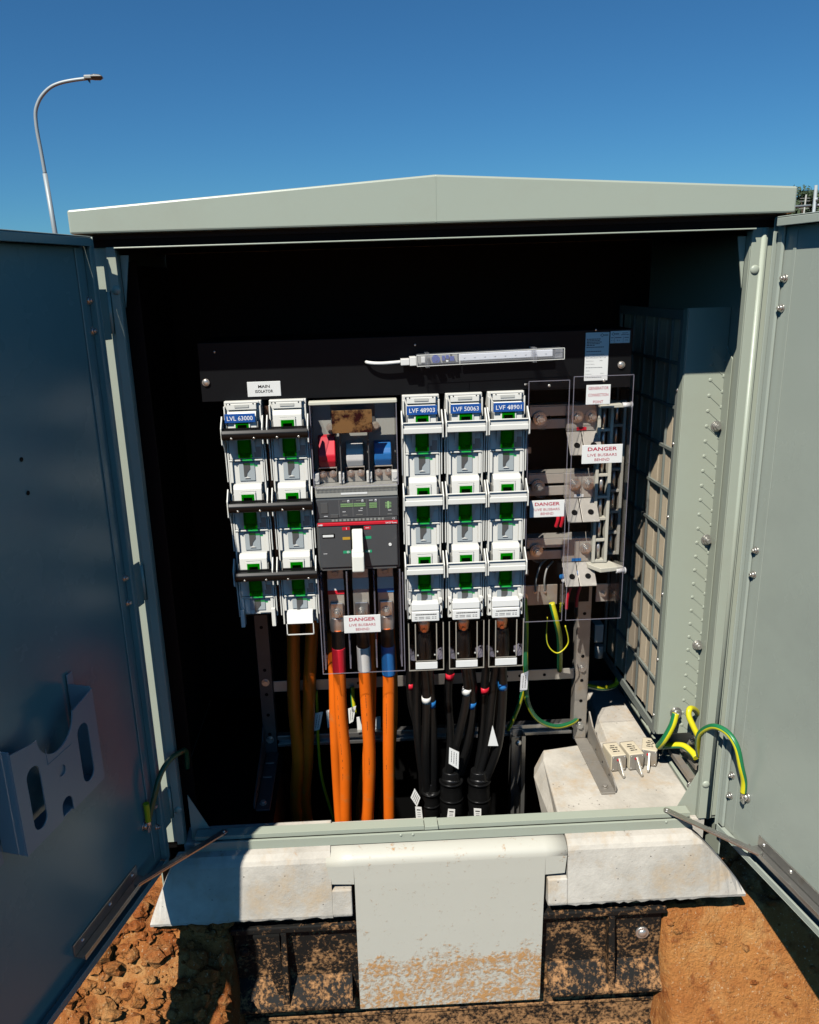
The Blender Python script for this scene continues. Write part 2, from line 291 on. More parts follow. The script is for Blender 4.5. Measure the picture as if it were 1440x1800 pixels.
    def dome(s, c, r, ax=(0, -1, 0), h=0.5, n=14):
        ax = Vector(ax).normalized(); a = ax.orthogonal().normalized(); b = ax.cross(a); c = Vector(c); prev = None; fs = []
        for j in range(5):
            t_ = j / 4 * math.pi / 2
            if j == 4: ring = [s.bm.verts.new(c + ax * r * h)]
            else: ring = [s.bm.verts.new(c + ax * r * h * math.sin(t_) + r * math.cos(t_) * (math.cos(2 * math.pi * k / n) * a + math.sin(2 * math.pi * k / n) * b)) for k in range(n)]
            if prev:
                for k in range(n):
                    fs.append(s.bm.faces.new((prev[k], prev[(k + 1) % n], ring[0])) if j == 4 else s.bm.faces.new((prev[k], prev[(k + 1) % n], ring[(k + 1) % n], ring[k])))
            prev = ring
        s._f(fs, True); return s
    def bolt(s, c, ax=(0, -1, 0), r=0.008, stud=True):
        """washer, hexagon nut and stud end"""
        c = Vector(c); ax = Vector(ax).normalized()
        s.cyl(c, c + ax * r * 0.25, r * 1.35, 18); s.cyl(c + ax * r * 0.25, c + ax * r * 1.0, r, 6)
        if stud: s.cyl(c + ax * r, c + ax * r * 1.7, r * 0.55, 12)
        return s
    def xf(s, mtx): bmesh.ops.transform(s.bm, matrix=mtx, verts=s.bm.verts); return s
OFF = {}
def thing(name, label, cat, loc=(0, 0, 0), group=None):
    o = bpy.data.objects.new(name, None); COL.objects.link(o); o.location = loc; o.empty_display_size = 0.05
    o['label'] = label; o['category'] = cat
    if group: o['group'] = group
    OFF[o.name] = Vector(loc); return o
def link_mesh(name, me, parent=None):
    o = bpy.data.objects.new(name, me); COL.objects.link(o)
    if parent: o.parent = parent; OFF[o.name] = OFF[parent.name]
    else: OFF[o.name] = Vector((0, 0, 0))
    return o
def part(name, mb, m, parent=None, label=None, kind=None, cat=None, group=None):
    if parent is not None: bmesh.ops.translate(mb.bm, vec=-OFF[parent.name], verts=mb.bm.verts)
    me = bpy.data.meshes.new(name); mb.bm.to_mesh(me); mb.bm.free()
    if mb.mats:
        for x in mb.mats: me.materials.append(M[x])
    else: me.materials.append(M[m])
    o = link_mesh(name, me, parent)
    if label: o['label'] = label
    if kind: o['kind'] = kind
    if cat: o['category'] = cat
    if group: o['group'] = group
    return o
def solo(name, mb, m, label, cat, group=None, base=None):
    """a thing that is one mesh, its origin at its base"""
    if base is None:
        cs = [v.co for v in mb.bm.verts]; base = Vector((sum(c.x for c in cs) / len(cs), sum(c.y for c in cs) / len(cs), min(c.z for c in cs)))
    base = Vector(base); bmesh.ops.translate(mb.bm, vec=-base, verts=mb.bm.verts)
    o = part(name, mb, m, None, label, None, cat, group); o.location = base; OFF[o.name] = base; return o
def dup(root, loc, label=None):
    def cp(o, par):
        c = o.copy(); COL.objects.link(c)
        if par: c.parent = par
        for ch in o.children: cp(ch, c)
        return c
    c = cp(root, None); c.location = loc
    if label: c['label'] = label
    for q in [c] + list(c.children_recursive): OFF[q.name] = Vector(loc)
    return c
def text(s, cx, y, cz, h, m, parent, width=None, bold=0.0, name='lettering', n=(0, -1, 0), rot=0.0, align='CENTER'):
    """flat lettering facing -y (turned by rot about y), centred on (cx, cz)"""
    cu = bpy.data.curves.new('t', 'FONT'); cu.body = s; cu.size = 1.0; cu.offset = bold; cu.align_x = 'LEFT'; cu.resolution_u = 2
    to = bpy.data.objects.new('t', cu); COL.objects.link(to)
    dg = bpy.context.evaluated_depsgraph_get(); me = bpy.data.meshes.new_from_object(to.evaluated_get(dg)); bpy.data.objects.remove(to); bpy.data.curves.remove(cu)
    co = np.empty(len(me.vertices) * 3); me.vertices.foreach_get('co', co); co = co.reshape(-1, 3)
    mn, mx = co.min(0), co.max(0); k = h / max(0.72, (mx[1] - mn[1])) if s.islower() is False else h / 0.72
    if s.islower(): k = h / 0.72
    kx = k if width is None else width / (mx[0] - mn[0])
    X = (co[:, 0] - (mn[0] + mx[0]) / 2) * kx; Z = (co[:, 1] - (mn[1] + mx[1]) / 2) * k
    c_, s_ = math.cos(rot), math.sin(rot)
    off = OFF[parent.name]
    out = np.stack([cx + X * c_ - Z * s_ - off.x, np.full(len(X), y) - off.y, cz + X * s_ + Z * c_ - off.z], 1)
    me.vertices.foreach_set('co', out.ravel()); me.update(); me.materials.clear(); me.materials.append(M[m])
    me.name = name; return link_mesh(name, me, parent)
def vnoise(x, y, seed=0):
    xi = np.floor(x).astype(int); yi = np.floor(y).astype(int); xf = x - xi; yf = y - yi
    def h(a, b): 
        v = np.sin(a * 127.1 + b * 311.7 + seed * 74.7) * 43758.5453; return v - np.floor(v)
    u = xf * xf * (3 - 2 * xf); v = yf * yf * (3 - 2 * yf)
    return (h(xi, yi) * (1 - u) + h(xi + 1, yi) * u) * (1 - v) + (h(xi, yi + 1) * (1 - u) + h(xi + 1, yi + 1) * u) * v
def fbm(x, y, seed=0, oct_=5, g=0.5):
    a = 0; k = 1; s_ = 0
    for i in range(oct_): a = a + k * vnoise(x * 2 ** i, y * 2 ** i, seed + i); s_ += k; k *= g
    return a / s_

# ================================================================== SETTING: ground
def axis(dense0, dense1, step, far):
    a = list(np.arange(dense0, dense1 + 1e-6, step)); d = step
    lo, hi = [], []
    x = dense0
    while x > -far: d *= 1.22; x -= d; lo.append(x)
    d = step; x = dense1
    while x < far: d *= 1.22; x += d; hi.append(x)
    return np.array(lo[::-1] + a + hi)
def soil_height(x, y):
    """trench floor in front, a steep cut bank either side of the base, natural ground behind"""
    big = (fbm(x * 2.1 + 9, y * 2.1, 3) - 0.5) * 0.10
    lump = np.abs(fbm(x * 9, y * 9, 11, 4) - 0.5) * 0.09
    fine = (fbm(x * 34, y * 34, 23, 3) - 0.5) * 0.022
    crumb = np.abs(fbm(x * 22 + 3, y * 22, 41, 3) - 0.5) * 0.06
    crack = np.clip(0.022 - np.abs(fbm(x * 6 + 1, y * 6 + 7, 61, 4) - 0.5), 0, 1) * -0.75
    near = np.exp(-((x / 3.0) ** 2 + ((y + 0.2) / 3.0) ** 2))
    floor = -0.56 + big * (1 - near * 0.6) + fine + lump * 0.4
    top = -0.205 + big * (1 - near * 0.85) + fine * 0.4
    r_bank = -0.225 - np.clip(-0.035 - y + (fbm(x * 7, x * 0 + 1, 71) - 0.5) * 0.03, 0, 0.4) * 1.75 + fine * 0.9 + crack + crumb * 0.25 + (fbm(x * 6, y * 6, 81) - 0.5) * 0.045
    l_bank = -0.185 - np.clip(-0.04 - y, 0, 1.5) * 0.95 + lump * 0.9 + fine * 1.3 + crumb * 0.6 + big * 0.3
    side = np.clip((x + 0.2) / 0.4, 0, 1)
    bank = l_bank * (1 - side) + r_bank * side
    h = np.maximum(floor, np.minimum(top + lump * 0.5 * (1 - side), bank))
    h = np.where((y > -0.6) & (np.abs(x) < 2.5), np.maximum(floor, bank), h)
    ex = np.clip((0.494 - np.abs(x) + (fbm(y * 9 + 3, x * 0 + 2, 5) - 0.5) * 0.022) / 0.014, 0, 1)
    ey = np.clip((0.60 - y) / 0.02, 0, 1)
    pit = np.minimum(h, -0.64 + lump * 0.4 + fine)
    k = ex * ey
    return h * (1 - k) + pit * k
gx = axis(-1.15, 1.15, 0.011, 400); gy = axis(-0.95, 0.75, 0.011, 400)
X, Y = np.meshgrid(gx, gy); Z = soil_height(X, Y)
verts = np.stack([X.ravel(), Y.ravel(), Z.ravel()], 1); nx, ny = len(gx), len(gy)
i = np.arange(nx - 1)[None, :] + nx * np.arange(ny - 1)[:, None]; i = i.ravel()
faces = np.stack([i, i + 1, i + 1 + nx, i + nx], 1)
me = bpy.data.meshes.new('ground'); me.from_pydata(verts.tolist(), [], faces.tolist()); me.materials.append(M['soil'])
me.polygons.foreach_set('use_smooth', [True] * len(me.polygons))
g = link_mesh('ground', me); g['kind'] = 'structure'
# loose clods: nobody could count them
rnd = np.random.RandomState(4)
def ico(sub):
    b_ = bmesh.new(); bmesh.ops.create_icosphere(b_, subdivisions=sub, radius=1.0); v = np.array([tuple(q.co) for q in b_.verts]); f = np.array([[q.index for q in x.verts] for x in b_.faces]); b_.free(); return v, f
IC = {1: ico(1), 2: ico(2)}; VV, FF, nv = [], [], 0
for n_ in range(3400):
    left = n_ < 2600
    x = rnd.uniform(-1.0, -0.50) if left else rnd.uniform(0.5, 1.2); y = rnd.uniform(-0.7, -0.02) if left else rnd.uniform(-0.45, 0.3)
    r = rnd.choice([0.002, 0.003, 0.003, 0.004, 0.004, 0.005, 0.006, 0.008, 0.011, 0.016]) if left else rnd.choice([0.0015, 0.002, 0.003, 0.004, 0.006, 0.009])
    if left and rnd.rand() < 0.02: r = 0.026
    v, f = IC[1 if r < 0.007 else 2]; ph = rnd.uniform(0, 9)
    k = 1 + 0.22 * np.sin(v[:, 0] * 4 + ph) * np.cos(v[:, 1] * 5 + ph) + 0.19 * rnd.uniform(-1, 1, len(v))
    p = v * k[:, None] * r * np.array([rnd.uniform(.8, 1.25), rnd.uniform(.8, 1.2), rnd.uniform(.55, .9)])
    q1, q2 = rnd.uniform(0, 6.28, 2); c_, s_ = math.cos(q1), math.sin(q1); p = p @ np.array([[c_, -s_, 0], [s_, c_, 0], [0, 0, 1]]); c_, s_ = math.cos(q2 * .2), math.sin(q2 * .2); p = p @ np.array([[1, 0, 0], [0, c_, -s_], [0, s_, c_]])
    z = float(soil_height(np.array([x]), np.array([y]))[0]); VV.append(p + np.array([x, y, z + r * 0.25 + 0.3])); FF.append(f + nv); nv += len(v)
me = bpy.data.meshes.new('soil_clods'); me.from_pydata(np.concatenate(VV).tolist(), [], np.concatenate(FF).tolist()); me.materials.append(M['soil'])
o = link_mesh('soil_clods', me); o.location = (0, 0, -0.3); o['label'] = 'loose orange clay clods scattered over the spoil heap and ground beside the base'; o['category'] = 'soil clods'; o['kind'] = 'stuff'

# ================================================================== BASE: black plastic plinth box, concrete plinths, cream cover
t = thing('plinth_base', 'black ribbed plastic base caked with orange soil below the concrete blocks', 'cabinet base', (0, -0.02, -0.62))
mb = MB()
mb.box(-0.492, 0.492, -0.04, -0.03, -0.66, -0.155); part('wall', mb, 'base_plastic', t)
mb = MB(); mb.box(-0.475, 0.475, -0.0298, -0.028, -0.66, -0.155); part('wall_lining', mb, 'black_matt', t)
mb = MB(); mb.box(-0.475, 0.475, 0.5802, 0.656, -0.154, -0.152); mb.box(-0.492, -0.475, -0.03, 0.60, -0.66, -0.155); mb.box(0.475, 0.492, -0.03, 0.60, -0.66, -0.155); mb.box(-0.475, 0.475, 0.58, 0.60, -0.66, -0.155); part('wall', mb, 'black_matt', t)
mb = MB(); mb.box(-0.600, -0.398, 0.062, 0.656, -0.012, -0.006); mb.box(-0.6468, -0.6005, 0.012, 0.656, -0.020, -0.0125); mb.box(-0.400, -0.398, 0.062, 0.656, -0.155, -0.0125); part('deck', mb, 'black_matt', t)
mb = MB(); mb.box(-0.496, 0.496, -0.060, -0.0402, -0.206, -0.190, 0.003); part('flange', mb, 'base_plastic', t)
for a, b in ((-0.50, -0.222), (0.222, 0.506)):
    mb = MB(); mb.box(a, b, -0.085, -0.0402, -0.404, -0.392, 0.004); mb.poly([(-0.0405, -0.345), (-0.0405, -0.3915), (-0.083, -0.3915)], 'x', a + 0.006, b - 0.006); part('flange', mb, 'base_plastic', t)
mb = MB(); mb.box(-0.492, 0.492, -0.046, -0.0402, -0.470, -0.4600, 0.002); part('flange', mb, 'base_plastic', t)
mb = MB(); mb.box(-0.492, 0.492, -0.080, -0.0402, -0.545, -0.530, 0.004); part('flange', mb, 'base_plastic', t)
for x in (-0.378, 0.371):
    mb = MB(); mb.poly([(-0.0402, -0.2065), (-0.058, -0.2065), (-0.083, -0.391), (-0.0402, -0.391)], 'x', x - 0.007, x + 0.007, 0.002); part('rib', mb, 'base_plastic', t)
mb = MB(); mb.poly([(-0.445, -0.2065), (-0.386, -0.2065), (-0.386, -0.38), (-0.395, -0.38)], 'y', -0.066, -0.0403); part('gusset', mb, 'base_plastic', t)
for x, z in ((0.4485, -0.272), (-0.4716, -0.268)):
    mb = MB(); mb.cyl((x, -0.0402, z), (x, -0.046, z), 0.015, 20); mb.dome((x, -0.046, z), 0.010, h=0.5); part('bolt', mb, 'steel' if x > 0 else 'base_plastic', t)

def concrete_edges(obj_bm, amt, seed, z_lim):
    rr = random.Random(seed)
    for v in obj_bm.verts:
        if v.co.z < z_lim: v.co.z += rr.uniform(-1, 1) * amt; v.co.y += rr.uniform(-1, 1) * amt * 0.6
def plinth(side, label):
    s = side
    mb = MB(); bm = mb.bm
    # section swept along x with many stations so that the lower edge can be ragged
    sec = [(-0.028, 0.0), (-0.046, -0.003), (-0.056, -0.013), (-0.0605, -0.022), (-0.076, -0.148), (-0.0745, -0.155), (-0.03, -0.160), (0.0, -0.16)]
    x0_, sp_ = (0.545, 0.120) if s > 0 else (0.598, 0.067)
    xs = list(np.linspace(0.262, x0_, 30)) + [x0_ + sp_ * q_ for q_ in (0.15, 0.32, 0.5, 0.68, 0.84, 0.94, 1.0)]
    rr = random.Random(5 + side)
    rings = []
    for x in xs:
        k = min(1, max(0, (x - 0.53) / 0.12))       # outer end falls away at a slant
        cut = 0.0 + k
        inner = 1.0 if x > 0.268 else 0.0
        ring = []
        for j, (y, z) in enumerate(sec):
            zz = z; yy = y
            if x > x0_: 
                top = 0.0 - ((x - x0_) / sp_) ** 1.15 * 0.146
                zz = min(z, top)
            if j in (5, 6): zz += rr.uniform(-0.003, 0.003) * (1 if x < 0.6 else 0.3)
            pass
            ring.append(bm.verts.new((s * x, yy, zz)))
        rings.append(ring)
    fs = []
    for a, b in zip(rings[:-1], rings[1:]):
        for j in range(len(sec) - 1): fs.append(bm.faces.new((a[j], a[j + 1], b[j + 1], b[j])))
        fs.append(bm.faces.new((a[-1], a[0], b[0], b[-1])))
    fs.append(bm.faces.new(rings[0][::-1])); fs.append(bm.faces.new(rings[-1]))
    bmesh.ops.recalc_face_normals(bm, faces=fs)
    root = thing('concrete_plinth', label, 'concrete block', (s * 0.45, 0.0, -0.13))
    part('front_face', mb, 'concrete', root)
    mb = MB(); mb.poly([(-0.0686, -0.089), (-0.0762, -0.148), (-0.0740, -0.156), (-0.03, -0.158), (-0.03, -0.089)], 'x', s * 0.2180, s * 0.2625, 0.003); part('toe', mb, 'concrete', root)
    mb = MB()
    if s > 0: pts = [(0.262, 0.001), (0.592, 0.001), (0.592, 0.70), (0.50, 0.70), (0.445, 0.33), (0.268, 0.30), (0.258, 0.26)]
    else: pts = [(-0.262, 0.001), (-0.592, 0.001), (-0.592, 0.060), (-0.262, 0.060)]
    # top slab with chamfered inner edge
    A = [bm2 for bm2 in []]
    bm = mb.bm; top = [bm.verts.new((x + (s * 0.024 if abs(x) < 0.46 and y > 0.07 else 0), y, -0.002)) for x, y in pts]; mid = [bm.verts.new((x, y, -0.055)) for x, y in pts]; low = [bm.verts.new((x + (s * 0.03 if abs(x) < 0.46 and y > 0.07 else 0), y, -0.19)) for x, y in pts]
    fs = [bm.faces.new(top), bm.faces.new(low[::-1])]; n = len(pts)
    for k in range(n):
        fs.append(bm.faces.new((top[k], mid[k], mid[(k + 1) % n], top[(k + 1) % n]))); fs.append(bm.faces.new((mid[k], low[k], low[(k + 1) % n], mid[(k + 1) % n])))
    bmesh.ops.recalc_face_normals(bm, faces=fs)
    bmesh.ops.bevel(bm, geom=[e for e in bm.edges if e.verts[0].co.z > -0.01 and e.verts[1].co.z > -0.01], offset=0.004, segments=2, profile=0.5, affect='EDGES')
    part('top_slab', mb, 'concrete', root)
    mb = MB(); mb.dome((s * 0.302, 0.034, -0.002), 0.006, (0, 0, 1), 0.5); part('anchor_bolt', mb, 'steel', root)
plinth(-1, 'weathered pale concrete block at lower left, half in the door shadow')
plinth(1, 'sunlit stained concrete block at lower right carrying the loose fuses')

mb = MB()
sec = [(-0.036, 0.004), (-0.050, 0.005), (-0.078, -0.004), (-0.098, -0.016), (-0.108, -0.028), (-0.113, -0.045)]
def sheet(mb, sec, x0, x1, th=0.004):
    bm = mb.bm; P = [Vector((0, y, z)) for y, z in sec]; O = []
    for k, p in enumerate(P):
        d = (P[min(k + 1, len(P) - 1)] - P[max(k - 1, 0)]).normalized(); nrm = Vector((0, d.z, -d.y)); O.append(p + nrm * -th if False else p - Vector((0, -abs(d.z), -abs(d.y))) * -th)
    outer = [(p.y, p.z) for p in P]; inner = [(p.y + th * 0.8, p.z - th * 0.6) for p in P][::-1]
    mb.poly(outer + inner, 'x', x0, x1)
t = thing('cover_plate', 'cream front cover plate splashed with orange soil, between the two concrete blocks', 'cover plate', (0, -0.065, -0.42))
secA = [(0.002, -0.0035), (-0.0325, -0.0038), (-0.040, -0.0048), (-0.048, -0.0078), (-0.0555, -0.0125), (-0.0610, -0.0175), (-0.0635, -0.0235), (-0.0645, -0.031)]
bm = mb.bm; th = 0.003
lower = [(-0.0655, -0.0805), (-0.0665, -0.20), (-0.0670, -0.4240)]
def strip(cols, rows):
    """rows of (y, z), cols as functions of the row index giving x"""
    V = [[bm.verts.new((c(j), y, z)) for c in cols] for j, (y, z) in enumerate(rows)]
    for j in range(len(rows) - 1):
        for k in range(len(cols) - 1): bm.faces.new((V[j][k], V[j + 1][k], V[j + 1][k + 1], V[j][k + 1]))
    return V
nA = len(secA)
xl = lambda j: -0.2705 - 0.0015 * min(j, 4) / 4 + (0.001 if j > 6 else 0); xr = lambda j: 0.2590 + 0.0015 * min(j, 4) / 4 - (0.001 if j > 6 else 0)
V = strip([xl, lambda j: -0.2120, lambda j: 0.2120, xr], secA)
W = [[bm.verts.new((x, y, z)) for x in (-0.2110 - 0.0005 * i, 0.2110 - 0.0018 * i)] for i, (y, z) in enumerate(lower)]
row = V[-1]
bm.faces.new((row[1], W[0][0], W[0][1], row[2]))
for i in range(len(lower) - 1): bm.faces.new((W[i][0], W[i + 1][0], W[i + 1][1], W[i][1]))
ext = [bm.verts.new((-0.2635, -0.0655, -0.0745)), bm.verts.new((-0.2120, -0.0655, -0.0775)), bm.verts.new((0.2120, -0.0655, -0.0775)), bm.verts.new((0.2555, -0.0655, -0.0755))]
bm.faces.new((row[0], ext[0], ext[1], row[1])); bm.faces.new((row[2], ext[2], ext[3], row[3]))
bmesh.ops.recalc_face_normals(bm, faces=bm.faces)
for f in bm.faces: f.smooth = all(v.co.z > -0.0315 for v in f.verts)
ob = part('plate', mb, 'coverplate', t)
md = ob.modifiers.new('thickness', 'SOLIDIFY'); md.thickness = 0.003; md.offset = -1
q = MB(); q.box(-0.2110, 0.206, -0.0668, -0.050, -0.4255, -0.4242); part('bottom_fold', q, 'coverplate', t)

# ================================================================== CABINET
cab = thing('electrical_cabinet', 'open pale green metal kiosk with low gabled roof and two doors swung wide', 'electrical cabinet', (0, 0.3, 0.0))
# roof
mb = MB()
prof = [(-0.656, 1.2935), (0.6365, 1.2935), (0.6365, 1.338), (-0.0117, 1.3745), (-0.656, 1.3335)]
mb.poly(prof, 'y', -0.032, 0.70, 0.0035)
roof = part('roof', mb, 'paint', cab)
mb = MB(); mb.box(-0.0125, -0.0105, -0.0325, -0.0315, 1.296, 1.371); part('roof_seam', mb, 'paint', roof)
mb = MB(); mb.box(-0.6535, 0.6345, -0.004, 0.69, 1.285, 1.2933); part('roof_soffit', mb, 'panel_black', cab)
# header: coloured black in place of the shade under the roof, thin lit lip below
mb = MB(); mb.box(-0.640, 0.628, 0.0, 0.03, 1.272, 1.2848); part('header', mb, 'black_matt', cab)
mb = MB(); mb.box(-0.5862, 0.5750, -0.019, 0.0, 1.268, 1.2705, 0.0008); part('header_lip', mb, 'paint', cab)
# side, back and ceiling sheets
for s in (-1, 1):
    mb = MB(); xw = -0.6475 if s < 0 else 0.6310; mb.box(xw, xw + s * 0.003, 0.0, 0.66, -0.175, 1.2848); part('side_wall', mb, 'paint', cab)
mb = MB(); mb.box(-0.6472, 0.6308, 0.657, 0.66, -0.16, 1.2848); part('back_wall', mb, 'black_matt', cab)  # black colour stands in for the shade deep in the cabinet
# posts
for s in (-1, 1):
    mb = MB()
    xi = 0.5755 if s > 0 else 0.5885
    mb.box(s * xi, s * 0.605, -0.004, 0.0, 0.0, 1.2715, 0.001)
    if s > 0: mb.tube([(0.5975, -0.0015, 0.0), (0.5975, -0.0015, 1.27)], 0.0055, 12, spline=False)
    mb.box(s * 0.6055, 0.6305 if s > 0 else -0.647, 0.006, 0.009, 0.0, 1.2715)
    mb.box(s * 0.603, s * 0.605, 0.0005, 0.0095, 0.0, 1.2715)
    mb.box(s * (xi - 0.001), s * (xi + 0.0012), 0.0005, 0.016, 0.0, 1.266)
    p_ = part('post', mb, 'paint', cab)
    for z in (1.1975, 0.090):
        q = MB(); q.dome((0.5855 if s > 0 else -0.5945, -0.0041, z), 0.0088, h=0.45); part('rivet', q, 'paint', p_)
    for z in ((1.12, 0.59, 0.07) if s < 0 else ()):
        q = MB(); q.cyl((s * 0.611, -0.001, z), (s * 0.611, -0.001, z + 0.075), 0.0045, 14); part('hinge', q, 'paint', p_)
# gusset at the top corner of the opening
for s in (-1, 1):
    mb = MB(); xi = 0.5744 if s > 0 else 0.5870; mb.poly([(s * xi, 1.258), (s * (xi - 0.016), 1.258), (s * xi, 1.165)], 'y', 0.018, 0.021); part('gusset', mb, 'paint', cab)
# inner flange panels with stamped ties, and louvred vents
def flange(s):
    mb = MB(); mb.box(s * 0.540, s * 0.6300, 0.170, 0.173, 0.112, 1.125, 0.0012); mb.box(s * 0.538, s * 0.5397, 0.172, 0.192, 0.112, 1.125); mb.poly([(0.1695, 0.112), (0.140, 0.112), (0.140, 1.02), (0.1695, 1.045)], 'x', s * 0.6265, s * 0.6285)
    f = part('mounting_flange', mb, 'paint', cab)
    if s > 0:
        z = 1.040
        while z > 0.13:
            q = MB(); a = (0.5975, 0.1698, z); b = (0.6265, 0.1698, z - 0.0262)
            q.dome(a, 0.0043, h=0.3, n=10); q.dome(b, 0.0043, h=0.3, n=10); q.bar((a[0], 0.1696, a[2]), (b[0], 0.1696, b[2]), 0.0014, 0.0014, (0, -1, 0)); part('stamped_tie', q, 'paint', f); z -= 0.0335
        for z in (0.872, 0.611, 0.3485):
            q = MB(); q.bolt((0.6185, 0.1698, z), r=0.0092); part('stud', q, 'steel', f)
    v = MB()
    x0, x1 = s * 0.5375, s * 0.5435
    v.box(x0, x1, 0.1925, 0.205, 0.10, 1.12); v.box(x0, x1, 0.60, 0.612, 0.10, 1.12); v.box(x0, x1, 0.205, 0.60, 0.100, 0.122); v.box(x0, x1, 0.205, 0.60, 1.10, 1.12)
    vf = part('vent_frame', v, 'vent_bar', cab)
    zs = [0.122 + 0.0] + [0.2335 + 0.0965 * k for k in range(9)] + [1.10]; ys = [0.205, 0.262, 0.345, 0.428, 0.511, 0.60]
    for z in zs[1:-1]:
        q = MB(); q.box(s * 0.5410, s * 0.5465, 0.205, 0.60, z - 0.0034, z + 0.0034); part('vent_bar', q, 'vent_bar', vf)
    for y in ys[1:-1]:
        q = MB(); q.box(s * 0.5415, s * 0.5462, y - 0.0018, y + 0.0018, 0.122, 1.10); part('vent_bar', q, 'vent_bar', vf)
    for a in range(len(zs) - 1):
        for b in range(len(ys) - 1):
            q = MB(); y0, y1, z0, z1 = ys[b] + 0.001, ys[b + 1] - 0.001, zs[a] + 0.001, zs[a + 1] - 0.001
            bow = 0.006; yc = (y0 + y1) / 2
            q.poly([(s * 0.5475, y0), (s * 0.5515, yc), (s * 0.5475, y1), (s * 0.561, y1), (s * 0.561, y0)], 'z', z0, z1)
            q.box(s * 0.5490, s * 0.5510, yc + 0.006, yc + 0.0085, z0, z1)
            part('vent_panel', q, 'vent_panel', vf)
    for z in (0.15, 0.30, 0.47, 0.66, 0.83, 0.95):
        q = MB(); q.dome((s * 0.5374, 0.198, z), 0.0042, (-s, 0, 0), 0.7, 10); part('screw', q, 'steel', vf)
flange(1)
mb = MB(); mb.box(-0.6465, -0.6435, 0.06, 0.65, 0.0, 1.25); part('shade_sheet', mb, 'panel_black', cab)  # added black sheets, here and next, stand in for the left interior's shade
mb = MB(); mb.box(-0.6432, -0.580, 0.10, 0.103, 0.0, 1.25); part('shade_sheet', mb, 'panel_black', cab)
# bracket rails below the right flange
mb = MB(); mb.bar((0.5979, 0.2200, 0.0335), (0.6039, 0.1000, 0.0267), 0.016, 0.012); mb.bar((0.6297, 0.2400, 0.0289), (0.6218, 0.1200, 0.0466), 0.010, 0.010); part('floor_bracket', mb, 'galv', cab)
mb = MB(); mb.bolt((0.5886, 0.0800, 0.0290), r=0.006); mb.bolt((0.6208, 0.1600, 0.0948), r=0.006); part('bracket_bolt', mb, 'steel', cab)
for s in (-1, 1):
    mb = MB(); mb.poly([(s * 0.575, -0.002), (s * 0.520, -0.002), (s * 0.575, 0.115)], 'y', 0.012, 0.014); part('gusset', mb, 'paint', cab)
    mb = MB(); mb.box(s * 0.5945, s * 0.6300, 0.012, 0.65, -0.012, 0.0, 0.001); part('bottom_rail', mb, 'paint' if s > 0 else 'black_matt', cab)  # left rail is a black copy, shade put into its colour
# sill: front strip, dark slot, upper lip split by the centre latch plate
mb = MB(); mb.box(-0.56, 0.548, -0.031, -0.0255, -0.001, 0.0215, 0.0008); mb.box(-0.56, 0.548, -0.0253, 0.010, -0.001, 0.0015); mb.box(-0.56, 0.548, -0.004, -0.001, 0.002, 0.0185)
sill = part('sill', mb, 'paint', cab)
for a, b in ((-0.56, -0.052), (-0.020, 0.548)):
    mb = MB(); mb.box(a, b, -0.019, 0.006, 0.0265, 0.0295, 0.0008); mb.box(a, b, 0.004, 0.0065, 0.0185, 0.0263); mb.box(a, b, -0.020, -0.0175, 0.0195, 0.0294); part('sill_lip', mb, 'paint', sill)
mb = MB(); mb.poly([(-0.0515, 0.0218), (-0.0205, 0.0218), (-0.0215, 0.031), (-0.0505, 0.031)], 'y', -0.0245, 0.007, 0.0008); part('latch_plate', mb, 'paint', sill)
for x in (-0.105, -0.078, 0.49):
    mb = MB(); mb.dome((x, -0.0312, 0.017), 0.0032, h=0.6, n=10); part('rivet', mb, 'paint', sill)
